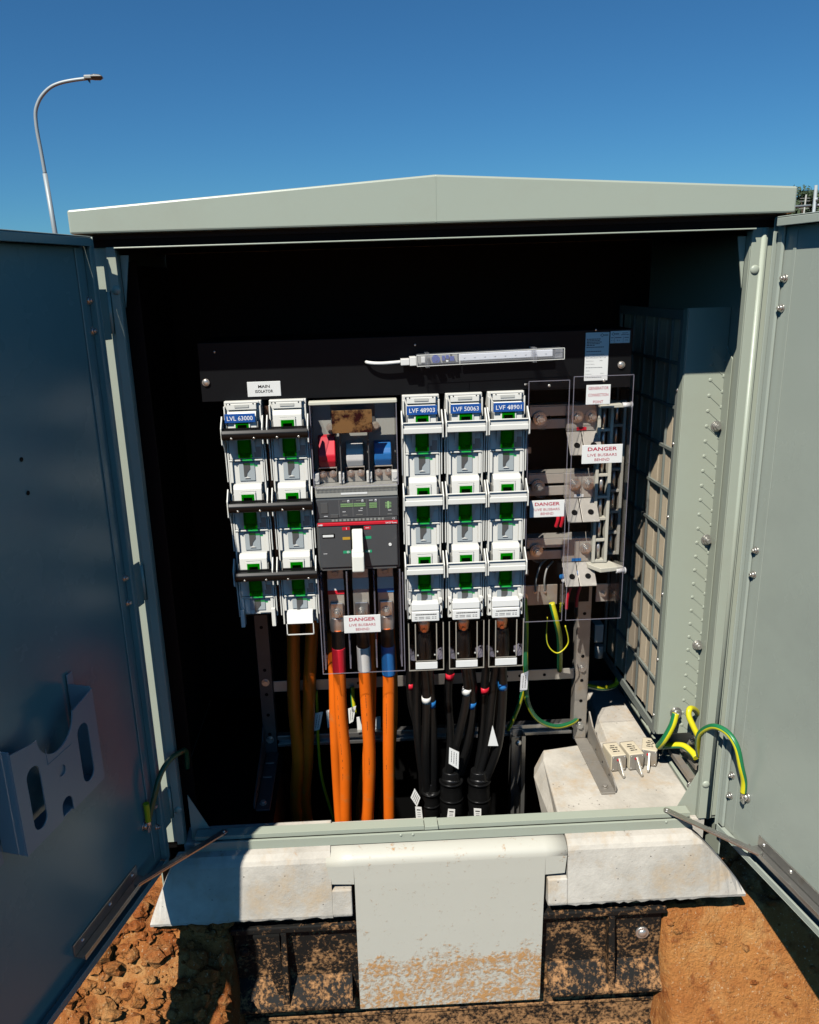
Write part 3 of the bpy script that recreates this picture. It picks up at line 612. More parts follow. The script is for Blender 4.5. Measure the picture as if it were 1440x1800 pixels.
# perforated slots high on the back wall that let daylight through (small bright specks)
def door(s, dx, dy):
    """hinged at x = s*0.607; (dx, dy) points from the hinge to the free edge"""
    d = Vector((dx, dy, 0)).normalized(); nrm = Vector((-d.y * s, d.x * s, 0)); nrm = nrm if nrm.x * s > 0 else -nrm    # outward
    H = Vector((s * 0.6085, -0.006, 0)); Wd = 0.603
    def L(u, v, z): return H + d * u + nrm * v + Vector((0, 0, z))
    def lbox(mb, u0, u1, v0, v1, z0, z1, bev=0.0012):
        k = MB(); k.mi = mb.mi; k.box(u0, u1, v0, v1, z0, z1, bev)
        for v in k.bm.verts: v.co = L(v.co.x, v.co.y, v.co.z)
        tmp = bpy.data.meshes.new('tmp'); bmesh.ops.recalc_face_normals(k.bm, faces=k.bm.faces); k.bm.to_mesh(tmp); k.bm.free(); mb.bm.from_mesh(tmp); bpy.data.meshes.remove(tmp)
    mb = MB()
    G_ = 0.024 if s < 0 else 0.003
    lbox(mb, G_, Wd, 0.016, 0.0185, -0.012, 1.2885)          # skin
    lbox(mb, G_, G_ + 0.0025, 0.002, 0.0158, -0.012, 1.2885)      # hinge return
    if s < 0: lbox(mb, G_ + 0.0028, G_ + 0.012, 0.002, 0.0045, -0.010, 1.286); lbox(mb, G_ + 0.0122, G_ + 0.0145, 0.0022, 0.0157, -0.010, 1.285)
    else: lbox(mb, G_ + 0.0028, G_ + 0.020, 0.0085, 0.0157, -0.009, 1.285, 0.005); lbox(mb, 0.044, 0.052, 0.0145, 0.0158, -0.006, 1.268, 0.0012)
    lbox(mb, Wd - 0.0025, Wd, -0.006, 0.0158, -0.012, 1.2885)
    lbox(mb, G_ + 0.0175, Wd - 0.003, -0.006, 0.0157, 1.2862, 1.2884); lbox(mb, G_ + 0.0175, Wd - 0.003, -0.006, -0.0035, 1.2715, 1.286)
    lbox(mb, G_ + 0.0175, Wd - 0.003, -0.006, 0.0157, -0.0119, -0.0097); lbox(mb, G_ + 0.0175, Wd - 0.003, -0.006, -0.0035, -0.0095, 0.004)
    dr = part('door', mb, 'paint_gloss', cab, 'left door with its inside in deep shade' if s < 0 else 'right door with its inside lit by the sun')
    for zh in ((1.1545, 0.628, 0.1055) if s < 0 else ()):
        q = MB(); lbox(q, -0.001, 0.0235, 0.004, 0.0075, zh - 0.045, zh + 0.045); part('hinge_leaf', q, 'paint', dr)
    if s < 0: mb = MB(); lbox(mb, 0.050, 0.066, 0.0125, 0.0157, 0.006, 1.27, 0.0015); part('stiffener', mb, 'paint_gloss', dr)
    inn = -nrm
    for z in ((1.181, 1.128, 0.654, 0.602, 0.1315, 0.0795)):
        q = MB(); q.bolt(L(0.0435 if s < 0 else 0.030, 0.0155, z), inn, 0.0058); part('bolt', q, 'steel', dr)
    q = MB(); q.bolt(L(0.0815, 0.0155, 0.112), inn, 0.0085); part('earth_stud', q, 'steel', dr)
    if s < 0:
        for z, u in ((0.9425, 0.275), (0.8866, 0.272)):
            q = MB(); q.cyl(L(u, 0.0155, z), L(u, 0.0148, z), 0.0038, 12); part('screw_hole', q, 'black_matt', dr)
    # stay channel near the foot of the door
    u0 = 0.135; a, b = 0.132, 0.345
    q = MB(); lbox(q, a, b, 0.0125, 0.0157, 0.030, 0.054, 0.0008); lbox(q, a, b, -0.010, 0.0123, 0.0275, 0.0298, 0.0008); lbox(q, a, b, -0.010, -0.0085, 0.030, 0.038, 0.0005); ch = part('stay_channel', q, 'alu', dr)
    for u in (0.15, 0.23, 0.32):
        q = MB(); q.dome(L(u, 0.0122, 0.044), 0.0045, inn, 0.8, 10); part('rivet', q, 'steel', ch)
    p0 = L(0.165, -0.002, 0.034); p1 = Vector((s * 0.497, -0.014, 0.0345))
    q = MB(); q.bar(p0, p1, 0.0135, 0.0035); q.cyl(p1 + Vector((0, 0, -0.0018)), p1 + Vector((0, 0, 0.0018)), 0.0074, 16)
    q.bar(p0 + Vector((0, 0, 0.003)), p0.lerp(p1, 0.55) + Vector((0, 0, 0.003)), 0.011, 0.0022); st = part('door_stay', q, 'alu', cab)
    q = MB(); q.cyl(p1 + Vector((0, 0, -0.005)), p1 + Vector((0, 0, 0.0045)), 0.0032, 12); part('pivot_pin', q, 'steel', st)
    return H, d, nrm, L, dr
DR = door(1, 0.180, -0.983); DL = door(-1, -0.280, -0.960)
# document holder hung inside the left door
H, d, nrm, L, dr = DL
t = thing('document_holder', 'grey plastic document pocket with slotted front fixed inside the left door', 'document holder', L(0.36, 0.01, 0.35))
def panel_poly(mb, outline, holes, v0, v1):
    """outline with holes (u,z), given thickness v0..v1 along the door normal"""
    bm = mb.bm; rings = []
    for loop in [outline] + holes: rings.append([bm.verts.new((u, v0, z)) for u, z in loop])
    es = []
    for rg in rings:
        for a, b in zip(rg, rg[1:] + rg[:1]): es.append(bm.edges.new((a, b)))
    q = bmesh.ops.triangle_fill(bm, edges=es, use_beauty=True); fs = [f for f in q['geom'] if isinstance(f, bmesh.types.BMFace)]
    ex = bmesh.ops.extrude_face_region(bm, geom=fs); vs = [v for v in ex['geom'] if isinstance(v, bmesh.types.BMVert)]
    for v in vs: v.co.y = v1
    bmesh.ops.recalc_face_normals(bm, faces=bm.faces)
def arc(cx, cz, r, a0, a1, n=10): return [(cx + r * math.cos(R(a0 + (a1 - a0) * k / n)), cz + r * math.sin(R(a0 + (a1 - a0) * k / n))) for k in range(n + 1)]
U0, U1, Z0, Z1 = 0.254, 0.463, 0.322, 0.532
uc = (U0 + U1) / 2
outl = [(U0, Z0 + 0.03), (U0, Z1)] + [(uc - 0.048, Z1 - 0.012)] + arc(uc, Z1 - 0.010, 0.046, 180, 360, 14) + [(uc + 0.048, Z1 - 0.012), (U1, Z1), (U1, Z0 + 0.03), (uc + 0.014, Z0 + 0.03)] + arc(uc, Z0 + 0.050, 0.0135, 0, 180, 8)[0:] + [(uc - 0.014, Z0 + 0.03)]
outl = outl
def slot(u, za, zb, r): return arc(u, zb, r, 0, 180, 8) + arc(u, za, r, 180, 360, 8)
k = MB(); panel_poly(k, outl, [slot(U0 + 0.040, Z0 + 0.068, Z1 - 0.062, 0.0155), slot(U1 - 0.040, Z0 + 0.068, Z1 - 0.062, 0.0155), arc(uc, 0.437, 0.0095, 0, 345, 15)], -0.0340, -0.0362)
for v in k.bm.verts: v.co = L(v.co.x, v.co.y, v.co.z)
bmesh.ops.recalc_face_normals(k.bm, faces=k.bm.faces); part('front_panel', k, 'holder', t)
def lboxm(u0, u1, v0, v1, z0, z1, bev=0.001, mb=None):
    k = MB(); k.box(u0, u1, v0, v1, z0, z1, bev)
    for v in k.bm.verts: v.co = L(v.co.x, v.co.y, v.co.z)
    bmesh.ops.recalc_face_normals(k.bm, faces=k.bm.faces); return k
for u in (U0, U1 - 0.0025): part('side_panel', lboxm(u, u + 0.0025, -0.0338, 0.0105, Z0 + 0.03, Z1 + 0.004), 'holder', t)
for u in (U0 - 0.016, U1 + 0.0002): part('mounting_flange', lboxm(u, u + 0.0156, 0.0108, 0.0135, Z0 + 0.01, Z1 + 0.02), 'holder', t)
part('floor_panel', lboxm(U0 + 0.003, U1 - 0.003, -0.0335, 0.0105, Z0 + 0.03, Z0 + 0.033), 'holder', t)
k = lboxm(uc - 0.030, uc + 0.030, -0.0370, -0.0363, 0.466, 0.4675, 0); part('moulded_line', k, 'holder', t)
k = lboxm(uc + 0.029, uc + 0.030, -0.0370, -0.0363, 0.468, 0.495, 0); part('moulded_line', k, 'holder', t)
k = MB(); k.cyl(L(uc, -0.030, 0.437), L(uc, -0.0335, 0.437), 0.0092, 18); part('moulded_disc', k, 'holder', t)
k = lboxm(U1 - 0.058, U1 - 0.030, -0.006, -0.004, 0.380, 0.428, 0.0005)
o = part('paper_booklet', k, 'paper', t)

# ================================================================== SWITCHBOARD FRAME (black panel, legs, rails)
fr = thing('switchboard_frame', 'black powder coated panel on bracket legs that carries all the switchgear', 'switchboard frame', (0, 0.30, 0.0))
PX0, PX1, PY = -0.486, 0.413, 0.140
mb = MB(); mb.box(PX0, PX1, PY, PY + 0.003, 0.968, 1.0885, 0.001)
mb.box(PX0, PX1, PY + 0.0035, 0.33, 1.0855, 1.0885, 0.0008)
mb.poly([(PY + 0.004, 0.968), (PY + 0.004, 1.085), (0.33, 1.085), (0.33, 1.03)], 'x', PX0, PX0 + 0.0025); mb.poly([(PY + 0.004, 0.968), (PY + 0.004, 1.085), (0.33, 1.085), (0.33, 1.03)], 'x', PX1 - 0.0025, PX1)
panel = part('front_panel', mb, 'panel_black', fr)
for x, z in ((-0.4745, 1.009), (0.391, 1.0155)):
    q = MB(); q.cyl((x, PY - 0.0003, z), (x, PY - 0.004, z), 0.0075, 18); q.dome((x, PY - 0.004, z), 0.0065, h=0.4); part('screw', q, 'steel', panel)
for x, z in ((-0.452, 1.074), (-0.040, 1.0745), (0.335, 1.0925), (0.19, 0.985)):
    q = MB(); q.dome((x, PY - 0.0003, z - 0.004), 0.0024, h=0.6, n=8); part('rivet', q, 'steel', panel)
mb = MB(); mb.box(-0.47, 0.405, 0.335, 0.345, 0.40, 1.0, 0.001); part('back_board', mb, 'panel_black', fr)
def sign(x0, x1, z0, z1, y, parent, m='paper', th=0.0012, bev=0.0006, name='label'):
    q = MB(); q.box(x0, x1, y - th, y, z0, z1, bev, 1); return part(name, q, m, parent)
s_ = sign(-0.3905, -0.3215, 0.9755, 1.0065, PY - 0.0003, panel)
text('MAIN', -0.356, PY - 0.0018, 0.9965, 0.0062, 'ink_black', panel, 0.024, 0.02); text('ISOLATOR', -0.356, PY - 0.0018, 0.9865, 0.0062, 'ink_black', panel, 0.037, 0.02)
# rating plate and approval plate
lp = sign(0.314, 0.3635, 0.984, 1.0835, PY - 0.0003, panel)
sign(0.3655, 0.4068, 1.0600, 1.0850, PY - 0.0003, panel)
yy = PY - 0.0018
def diamond(cx, cz, r):
    q = MB(); bm = q.bm; o_ = [(cx - r * 1.2, cz), (cx, cz - r), (cx + r * 1.2, cz), (cx, cz + r)]; i_ = [(cx + (a - cx) * 0.72, cz + (b - cz) * 0.72) for a, b in o_]
    A = [bm.verts.new((a, yy, b)) for a, b in o_]; B = [bm.verts.new((a, yy, b)) for a, b in i_]
    for k in range(4): bm.faces.new((A[k], A[(k + 1) % 4], B[(k + 1) % 4], B[k]))
    part('logo', q, 'ink_black', panel)
diamond(0.3485, 1.0775, 0.0036); text('WEBER', 0.3557, yy, 1.0775, 0.0025, 'ink_black', panel, 0.0105, 0.02)
diamond(0.3715, 1.0790, 0.0033); text('WEBER', 0.3785, yy, 1.0790, 0.0025, 'ink_black', panel, 0.0105, 0.02)
text('QUALITY', 0.3960, yy, 1.0805, 0.0019, 'ink_black', panel, 0.012, 0.03); text('APPROVED', 0.3960, yy, 1.0772, 0.0019, 'ink_black', panel, 0.0165, 0.03)
for x_, z_, ww in ((0.3695, 1.0715, 0.005), (0.3820, 1.0715, 0.013), (0.3995, 1.0715, 0.009)):
    q = MB(); q.box(x_ - ww / 2, x_ + ww / 2, yy - 0.0001, yy, z_ - 0.0006, z_ + 0.0006); part('print', q, 'ink_black', panel)
for x_, sx in ((0.3700, '8 7 5'), (0.3825, '8 6'), (0.3990, '270')): text(sx, x_, yy, 1.0660, 0.0030, 'ink_grey', panel, 0.0065)
for x_ in (0.3745, 0.3925):
    q = MB(); q.box(x_ - 0.0002, x_ + 0.0002, yy - 0.0001, yy, 1.062, 1.0735); part('print', q, 'ink_black', panel)
rows = [(z_, w_) for z_, w_ in ((1.0700, 0.0295), (1.0668, 0.027), (1.0638, 0.031), (1.0606, 0.027), (1.0575, 0.0175), (1.0535, 0.036), (1.0448, 0.031))]
for z_, w_ in rows:
    # rows of small print: the photograph shows bars of unreadable type, kept as fine print rules of the same length
    if True:
        q = MB(); rr = random.Random(int(z_ * 10000)); x_ = 0.3165
        while x_ < 0.3165 + w_: 
            a = rr.uniform(0.002, 0.006); q.box(x_, min(x_ + a, 0.3165 + w_), yy - 0.0001, yy, z_ - 0.0007, z_ + 0.0007); x_ += a + 0.0007
        part('print', q, 'ink_black', panel)
for s__, z_, w_, x_ in (('Date of Manufacture:  20 / 1 / 20', 1.0318, 0.041, 0.3165), ('Volts Rating:', 1.0252, 0.0155, 0.3165), ('Current Rating:', 1.0186, 0.0185, 0.3160), ('Weight:', 1.0050, 0.009, 0.3160), ('Frequency:', 0.9982, 0.0135, 0.3160), ('50 Hz', 0.9992, 0.0065, 0.3480), ('1000', 1.0258, 0.006, 0.3450)):
    text(s__, x_ + w_ / 2, yy, z_, 0.0019, 'ink_grey', panel, w_)
for z_, w_ in ((1.0385, 0.036), (1.0118, 0.033), (0.9915, 0.034)):
    q = MB(); rr = random.Random(int(z_ * 9000)); x_ = 0.3162
    while x_ < 0.3162 + w_:
        a = rr.uniform(0.0015, 0.004); q.box(x_, x_ + a, yy - 0.0001, yy, z_ - 0.0005, z_ + 0.0005); x_ += a + 0.0008
    part('print', q, 'ink_grey', panel)
# legs
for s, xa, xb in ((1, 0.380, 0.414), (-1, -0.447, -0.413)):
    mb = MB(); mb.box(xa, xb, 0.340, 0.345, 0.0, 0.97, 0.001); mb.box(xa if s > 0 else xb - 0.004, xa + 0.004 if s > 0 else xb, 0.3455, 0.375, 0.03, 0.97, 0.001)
    lg = part('leg', mb, 'galv' if s > 0 else 'galv_shade', fr, 'sunlit right leg' if s > 0 else 'left leg in shade')
    xc = (xa + xb) / 2
    for z in (0.365, 0.245, 0.175, 0.115, 0.058):
        q = MB(); q.cyl((xc, 0.3397, z), (xc, 0.3392, z), 0.0045, 14); part('hole', q, 'black_matt', lg)
    for z in (0.21, 0.042):
        q = MB(); q.bolt((xc, 0.3395, z), r=0.0075, stud=False); part('bolt', q, 'steel', lg)
    mb = MB()
    mb.box(xa + 0.004, xb + 0.004, 0.100, 0.338, -0.0015, 0.004, 0.0015); up_x = xb + 0.004 if s > 0 else xa + 0.000
    mb.poly([(0.102, 0.0045), (0.335, 0.0045), (0.335, 0.085), (0.300, 0.060), (0.120, 0.026), (0.104, 0.018)], 'x', up_x, up_x + 0.0035)
    ft = part('foot', mb, 'galv' if s > 0 else 'galv_shade', fr)
    q = MB(); q.bolt((xc + 0.003, 0.123, 0.0042), (0, 0, 1), 0.0065, False); part('bolt', q, 'galv', ft)
    for y in (0.15, 0.205, 0.26):
        q = MB(); q.cyl((up_x - 0.0003, y, 0.018), (up_x - 0.0006, y, 0.018), 0.003, 10); q.cyl((up_x + 0.0036, y, 0.018), (up_x + 0.0039, y, 0.018), 0.003, 10); part('hole', q, 'black_matt', ft)
    for y in (0.285, 0.225):
        q = MB(); q.box(xa + 0.008, xb - 0.004, y, y + 0.006, 0.0042, 0.0056, 0.0006); part('pressed_ridge', q, 'galv', ft)
# cross members
mb = MB(); mb.box(-0.412, 0.379, 0.350, 0.353, 0.176, 0.206, 0.0006); cr = part('earth_bar', mb, 'busbar', fr)
for x in (-0.37, -0.26, -0.19, -0.045, 0.05, 0.20, 0.235, 0.30):
    q = MB(); q.cyl((x, 0.3497, 0.191), (x, 0.3492, 0.191), 0.0042, 12); part('hole', q, 'black_matt', cr)
mb = MB(); mb.box(-0.412, 0.379, 0.352, 0.372, 0.041, 0.044, 0.0008); mb.box(-0.412, 0.379, 0.352, 0.372, 0.012, 0.015, 0.0008); mb.box(-0.412, 0.379, 0.3705, 0.3735, 0.0155, 0.0405)
mb.box(-0.412, 0.379, 0.350, 0.3518, 0.033, 0.044, 0.0005); mb.box(-0.412, 0.379, 0.350, 0.3518, 0.012, 0.021, 0.0005); part('strut_rail', mb, 'alu', fr)
# vertical strut on the floor of the pit
mb = MB(); mb.box(0.2085, 0.2115, 0.315, 0.347, -0.64, 0.034); mb.box(0.2425, 0.2455, 0.315, 0.347, -0.64, 0.034); mb.box(0.2118, 0.2422, 0.344, 0.347, -0.64, 0.034); mb.box(0.2085, 0.218, 0.3118, 0.3148, -0.64, 0.034); mb.box(0.236, 0.2455, 0.3118, 0.3148, -0.64, 0.034); mb.box(0.2185, 0.2355, 0.33, 0.333, -0.64, 0.02)
pst = solo('strut_post', mb, 'alu', 'vertical slotted metal strut rising from the pit at the right of the black cables', 'strut post', base=(0.227, 0.33, -0.64))
mb = MB(); mb.dome((0.227, 0.3115, 0.015), 0.0085, h=0.6); part('bolt', mb, 'steel', pst)

# ================================================================== FUSE SWITCH COLUMNS (local: x around the column centre)
GREEN = {}
def fuse_unit(root, dz, black_handle, last, first):
    """one phase: raised block with a green window, bail handle, sloped lower window, framed recess with arrow insert"""
    z = lambda v: v + dz
    q = MB()
    q.poly([(0.125, z(0.950)), (0.107, z(0.950)), (0.1020, z(0.942)), (0.1005, z(0.902)), (0.107, z(0.893)), (0.125, z(0.893))], 'x', -0.0295, 0.0295, 0.0012)
    blk = part('carrier_block', q, 'white_plastic', root)
    q = MB(); q.box(-0.0165, 0.0165, 0.0985, 0.1003, z(0.9035), z(0.936), 0.0007); q.box(-0.0165, 0.0165, 0.0990, 0.0998, z(0.9385), z(0.9393)); part('window_surround', q, 'white_plastic', blk)
    q = MB(); q.box(-0.0135, 0.0135, 0.0976, 0.0984, z(0.905), z(0.9315), 0.0005); w1 = part('green_window', q, 'green_glass', blk)
    q = MB().use('black_matt'); q.box(-0.0125, 0.0125, 0.0984, 0.09845, z(0.906), z(0.9305)); q.use('green_solid'); q.box(-0.0094, 0.0094, 0.09806, 0.09835, z(0.9245), z(0.9305)); q.box(-0.0128, -0.0095, 0.09806, 0.09835, z(0.906), z(0.9305)); q.box(0.0095, 0.0128, 0.09806, 0.09835, z(0.906), z(0.9305)); part('fuse_body', q, None, blk)
    for s in (-1, 1):
        q = MB(); q.box(s * 0.0302, s * 0.0325, 0.100, 0.122, z(0.898), z(0.930), 0.0008); part('latch', q, 'mid_grey', blk)
    # face below the handle
    q = MB(); q.box(-0.0345, 0.0345, 0.1185, 0.1248, z(0.8485), z(0.8925), 0.001); q.poly([(0.1180, z(0.8600)), (0.1185, z(0.8915)), (0.108, z(0.8915))], 'x', -0.0215, 0.0215); fb = part('lower_face', q, 'white_plastic', root)
    q = MB().use('green_glass'); q.box(-0.0140, 0.0140, 0.1055, 0.1070, z(0.853), z(0.891), 0.0005); q.use('green_solid'); q.box(-0.0140, -0.0108, 0.1072, 0.1176, z(0.853), z(0.891)); q.box(0.0108, 0.0140, 0.1072, 0.1176, z(0.853), z(0.891)); q.use('ceramic'); q.box(0.000, 0.007, 0.1140, 0.1178, z(0.870), z(0.876)); q.box(-0.006, 0.000, 0.1140, 0.1178, z(0.858), z(0.8605)); q.use('black_matt'); q.box(-0.0106, 0.0106, 0.1176, 0.1179, z(0.866), z(0.891)); q.use('green_solid'); q.box(-0.0106, 0.0106, 0.1176, 0.1179, z(0.853), z(0.8655)); part('green_window', q, None, fb)
    q = MB(); q.box(0.018, 0.0325, 0.1172, 0.1183, z(0.852), z(0.874)); part('spring_print', q, 'mid_grey' if first else 'white_dusty', fb)
    # recess frame
    zt, zb = (0.8482, 0.7985) if not last else (0.8482, 0.812)
    q = MB()
    q.poly([(0.1265, z(zt)), (0.1130, z(zt)), (0.1135, z(zt - 0.0030)), (0.1265, z(zt - 0.006))], 'x', -0.0350, 0.0350, 0.0006)
    q.box(-0.0350, -0.0292, 0.1150, 0.1265, z(zb), z(zt - 0.0035), 0.0008); q.box(0.0292, 0.0350, 0.1150, 0.1265, z(zb), z(zt - 0.0035), 0.0008)
    rc = part('recess_frame', q, 'white_plastic', root)
    q = MB(); q.box(-0.0290, 0.0290, 0.1205, 0.1285, z(zb - 0.004), z(zt - 0.006)); part('recess_floor', q, 'white_plastic', rc)
    q = MB(); q.box(-0.0165, 0.0165, 0.1185, 0.1203, z(zb + 0.003), z(zt - 0.0065), 0.0006); gi = part('grey_insert', q, 'grey_plastic', rc)
    zc = zt - 0.007
    q = MB().use('frame_grey'); q.poly([(-0.0068, z(zc)), (0.0068, z(zc)), (0.0068, z(zc - 0.014)), (0.0, z(zc - 0.0225)), (-0.0015, z(zc - 0.030)), (-0.0068, z(zc - 0.030))], 'y', 0.1176, 0.1184); q.use('white_plastic'); q.poly([(-0.006, z(zc - 0.0335)), (0.006, z(zc - 0.0335)), (0.0, z(zc - 0.0300))], 'y', 0.1165, 0.1176)
    part('arrow_mark', q, None, gi)
    # handle
    if not black_handle:
        q = MB()
        q.box(-0.0400, 0.0400, 0.084, 0.0890, z(0.8950), z(0.9065), 0.0012); q.box(-0.0400, 0.0400, 0.0905, 0.0930, z(0.8960), z(0.9155), 0.0008); q.box(-0.0400, 0.0400, 0.0892, 0.0904, z(0.8952), z(0.898)); q.box(-0.0400, 0.0400, 0.0870, 0.0925, z(0.9158), z(0.9178), 0.0008)
        hd = part('handle', q, 'white_dusty', root)
        for s in (-1, 1):
            q = MB(); q.poly([(0.084, z(0.886)), (0.084, z(0.915)), (0.090, z(0.920)), (0.110, z(0.940)), (0.116, z(0.938)), (0.117, z(0.900)), (0.124, z(0.865)), (0.124, z(0.800)), (0.118, z(0.800)), (0.116, z(0.862)), (0.108, z(0.890)), (0.096, z(0.892)), (0.090, z(0.883))], 'x', s * 0.0404, s * 0.0430, 0.0006); part('side_arm', q, 'white_dusty', hd)
    else:
        for s in (-1, 1):
            q = MB(); q.poly([(0.084, z(0.886)), (0.084, z(0.920)), (0.106, z(0.942)), (0.114, z(0.938)), (0.116, z(0.900)), (0.124, z(0.868)), (0.124, z(0.800)), (0.118, z(0.800)), (0.115, z(0.864)), (0.100, z(0.889)), (0.090, z(0.883))], 'x', s * 0.0404, s * 0.0430, 0.0006); part('side_arm', q, 'white_dusty', root)
def fuse_column(cx, black, label, tail):
    root = thing('fuse_switch', label, 'fuse switch', (0, 0.2, 0.455))
    q = MB(); zb = 0.470 if tail != 'short' else 0.492
    q.box(-0.0385, 0.0385, 0.1288, 0.235, zb, 0.969, 0.0015)
    q.box(-0.0385, -0.0352, 0.1165, 0.1286, zb, 0.960, 0.0008); q.box(0.0352, 0.0385, 0.1165, 0.1286, zb, 0.960, 0.0008)
    q.box(-0.0350, 0.0350, 0.1225, 0.1286, 0.893, 0.9655, 0.001)
    bd = part('body', q, 'white_plastic', root)
    q = MB(); q.box(-0.0345, 0.0345, 0.115, 0.1222, 0.9662, 0.9702, 0.0008); q.box(-0.030, 0.030, 0.112, 0.1222, 0.953, 0.9658, 0.001); part('top_cap', q, 'white_plastic', root)
    q = MB(); q.box(-0.0145, 0.0145, 0.1108, 0.1119, 0.9580, 0.9635); part('cap_insert', q, 'label_recess', root)
    for x in (-0.024, 0.024):
        q = MB(); q.cyl((x, 0.1119, 0.9655), (x, 0.1113, 0.9655), 0.0014, 8); part('cap_hole', q, 'black_matt', root)
    for k in range(3): fuse_unit(root, -0.1545 * k, black, k == 2, black or k == 0)
    if tail == 'cable':
        for z0, z1, y0 in ((0.4960, 0.5125, 0.0985), (0.4715, 0.4945, 0.0955)):
            q = MB(); q.box(-0.0305, 0.0305, y0, 0.122, z0, z1, 0.0015); lh = part('label_holder', q, 'paper', root)
        q = MB(); rr = random.Random(3)
        x_ = -0.022
        while x_ < 0.024:
            a = rr.uniform(0.002, 0.005); q.box(x_, x_ + a, 0.0951, 0.0954, 0.4872, 0.4892); x_ += a + 0.0006
        part('print', q, 'ink_black', root)
        q = MB()
        for zz in (0.4820, 0.4785):
            for a, b in ((-0.024, -0.018), (-0.015, -0.003), (0.0, 0.010), (0.014, 0.018), (0.020, 0.024)): q.box(a, b, 0.0951, 0.0954, zz - 0.0006, zz + 0.0006)
        part('print', q, 'ink_grey', root)
        for s in (-1, 1):
            q = MB(); q.box(s * 0.0308, s * 0.0385, 0.105, 0.128, 0.474, 0.520, 0.001); part('side_lug', q, 'white_plastic', root)
            q = MB(); q.poly([(s * 0.0325, 0.508), (s * 0.037, 0.512), (s * 0.037, 0.503)], 'y', 0.1042, 0.1048); q.poly([(s * 0.0325, 0.486), (s * 0.037, 0.493), (s * 0.037, 0.482)], 'y', 0.1042, 0.1048); part('pointer_mark', q, 'ink_black', root)
        # clear cable cover
        q = MB(); y0, y1 = 0.092, 0.195
        q.box(-0.0385, 0.0385, y0, y0 + 0.0015, 0.357, 0.4700); q.box(-0.0395, -0.038, y0 + 0.0016, y1, 0.357, 0.4700); q.box(0.038, 0.0395, y0 + 0.0016, y1, 0.357, 0.4700); q.box(-0.0395, 0.0395, y0, y1, 0.3550, 0.3568)
        cv = part('cable_cover', q, 'clear_smoke', root)
        q = MB(); e = 0.0011
        for s in (-1, 1): q.box(s * 0.0385 - e, s * 0.0385 + e, y0 - 0.0008, y0 - 0.0002, 0.357, 0.47); q.box(s * 0.0235 - e, s * 0.0235 + e, y0 - 0.0008, y0 - 0.0002, 0.379, 0.468)
        q.box(-0.0395, 0.0395, y0 - 0.0016, y0 - 0.0003, 0.3540, 0.3562); q.box(-0.0235, 0.0235, y0 - 0.0008, y0 - 0.0002, 0.3765, 0.3785)
        part('cover_edge', q, 'cover_rim', cv)
        for s in (-1, 1):
            q = MB(); q.poly([(s * 0.0252, 0.3845), (s * 0.0372, 0.391), (s * 0.0372, 0.379), (s * 0.0252, 0.376)], 'y', y0 + 0.004, 0.13); part('corner_web', q, 'clear_edge', cv)
            q = MB(); q.cyl((s * 0.019, y0 - 0.0003, 0.392), (s * 0.019, y0 - 0.0012, 0.392), 0.0020, 10); part('snap_rivet', q, 'label_recess', cv)
            q = MB(); q.cyl((s * 0.031, y0 - 0.0003, 0.404), (s * 0.031, y0 - 0.0012, 0.404), 0.0022, 10); part('vent_hole', q, 'black_matt', cv)
        q = MB(); q.box(-0.0245, 0.0245, y0 - 0.004, y0 - 0.002, 0.3590, 0.3755, 0.0006); part('blank_label', q, 'paper', cv)
        q = MB(); q.box(-0.013, 0.013, 0.150, 0.155, 0.440, 0.490, 0.001); lg = part('terminal_plate', q, 'busbar', root)
        q = MB(); q.bolt((0.0, 0.1495, 0.455), r=0.0072); part('terminal_bolt', q, 'steel', lg)
        q = MB(); q.tube([(0, 0.158, 0.455), (0, 0.152, 0.440), (0, 0.150, 0.428), (0, 0.150, 0.415)], [0.013, 0.0145, 0.012, 0.0125], 18, squash=0.55); q.cyl((0.0, 0.1435, 0.4275), (0.0, 0.139, 0.4275), 0.0048, 12); part('copper_lug', q, 'copper', root)
        q = MB(); q.tube([(0, 0.150, 0.4235), (0, 0.149, 0.400), (0, 0.150, 0.372), (0, 0.155, 0.35)], [0.0155, 0.0185, 0.0195, 0.0195], 18, squash=0.8); part('cable_boot', q, 'sleeve', root)
    elif tail == 'box':
        q = MB(); q.poly([(0.122, 0.503), (0.100, 0.503), (0.093, 0.480), (0.122, 0.480)], 'x', -0.0285, 0.0285, 0.001); part('label_holder', q, 'paper', root)
        q = MB(); q.box(-0.0290, 0.0290, 0.094, 0.125, 0.455, 0.4785, 0.001); bx = part('cable_cover', q, 'clear_smoke', root)
        q = MB()
        for s in (-1, 1): q.box(s * 0.0290 - 0.0012, s * 0.0290 + 0.0008, 0.0922, 0.0935, 0.4538, 0.4805)
        q.box(-0.030, 0.030, 0.0922, 0.0935, 0.4538, 0.456); part('cover_edge', q, 'white_plastic', bx)
    else:
        for s in (-1, 1):
            q = MB(); q.box(s * 0.0300, s * 0.0385, 0.108, 0.130, 0.4700, 0.512, 0.001); part('side_lug', q, 'white_plastic', root)
    for o in root.children_recursive:
        pass
    root.location = (cx, 0.2, 0.455)
    for q in [root] + list(root.children_recursive): OFF[q.name] = Vector((cx, 0.2, 0.455))
    return root
def blue_label(root, s, cx, zc=0.9415, w_=0.0630, h_=0.0190):
    q = MB(); q.box(cx - w_ / 2, cx + w_ / 2, 0.0955, 0.0975, zc - h_ / 2, zc + h_ / 2, 0.0005, 1); lb = part('number_label', q, 'blue_label', root)
    text(s, cx, 0.0952, zc, 0.0092, 'ink_white', lb, w_ * 0.84, 0.008)
c1 = fuse_column(-0.4015, True, 'main isolator fuse column with blue label LVL 63000, leftmost of all', 'short')
c2 = fuse_column(-0.3085, True, 'unlabelled main isolator fuse column, between LVL 63000 and the breaker', 'box')
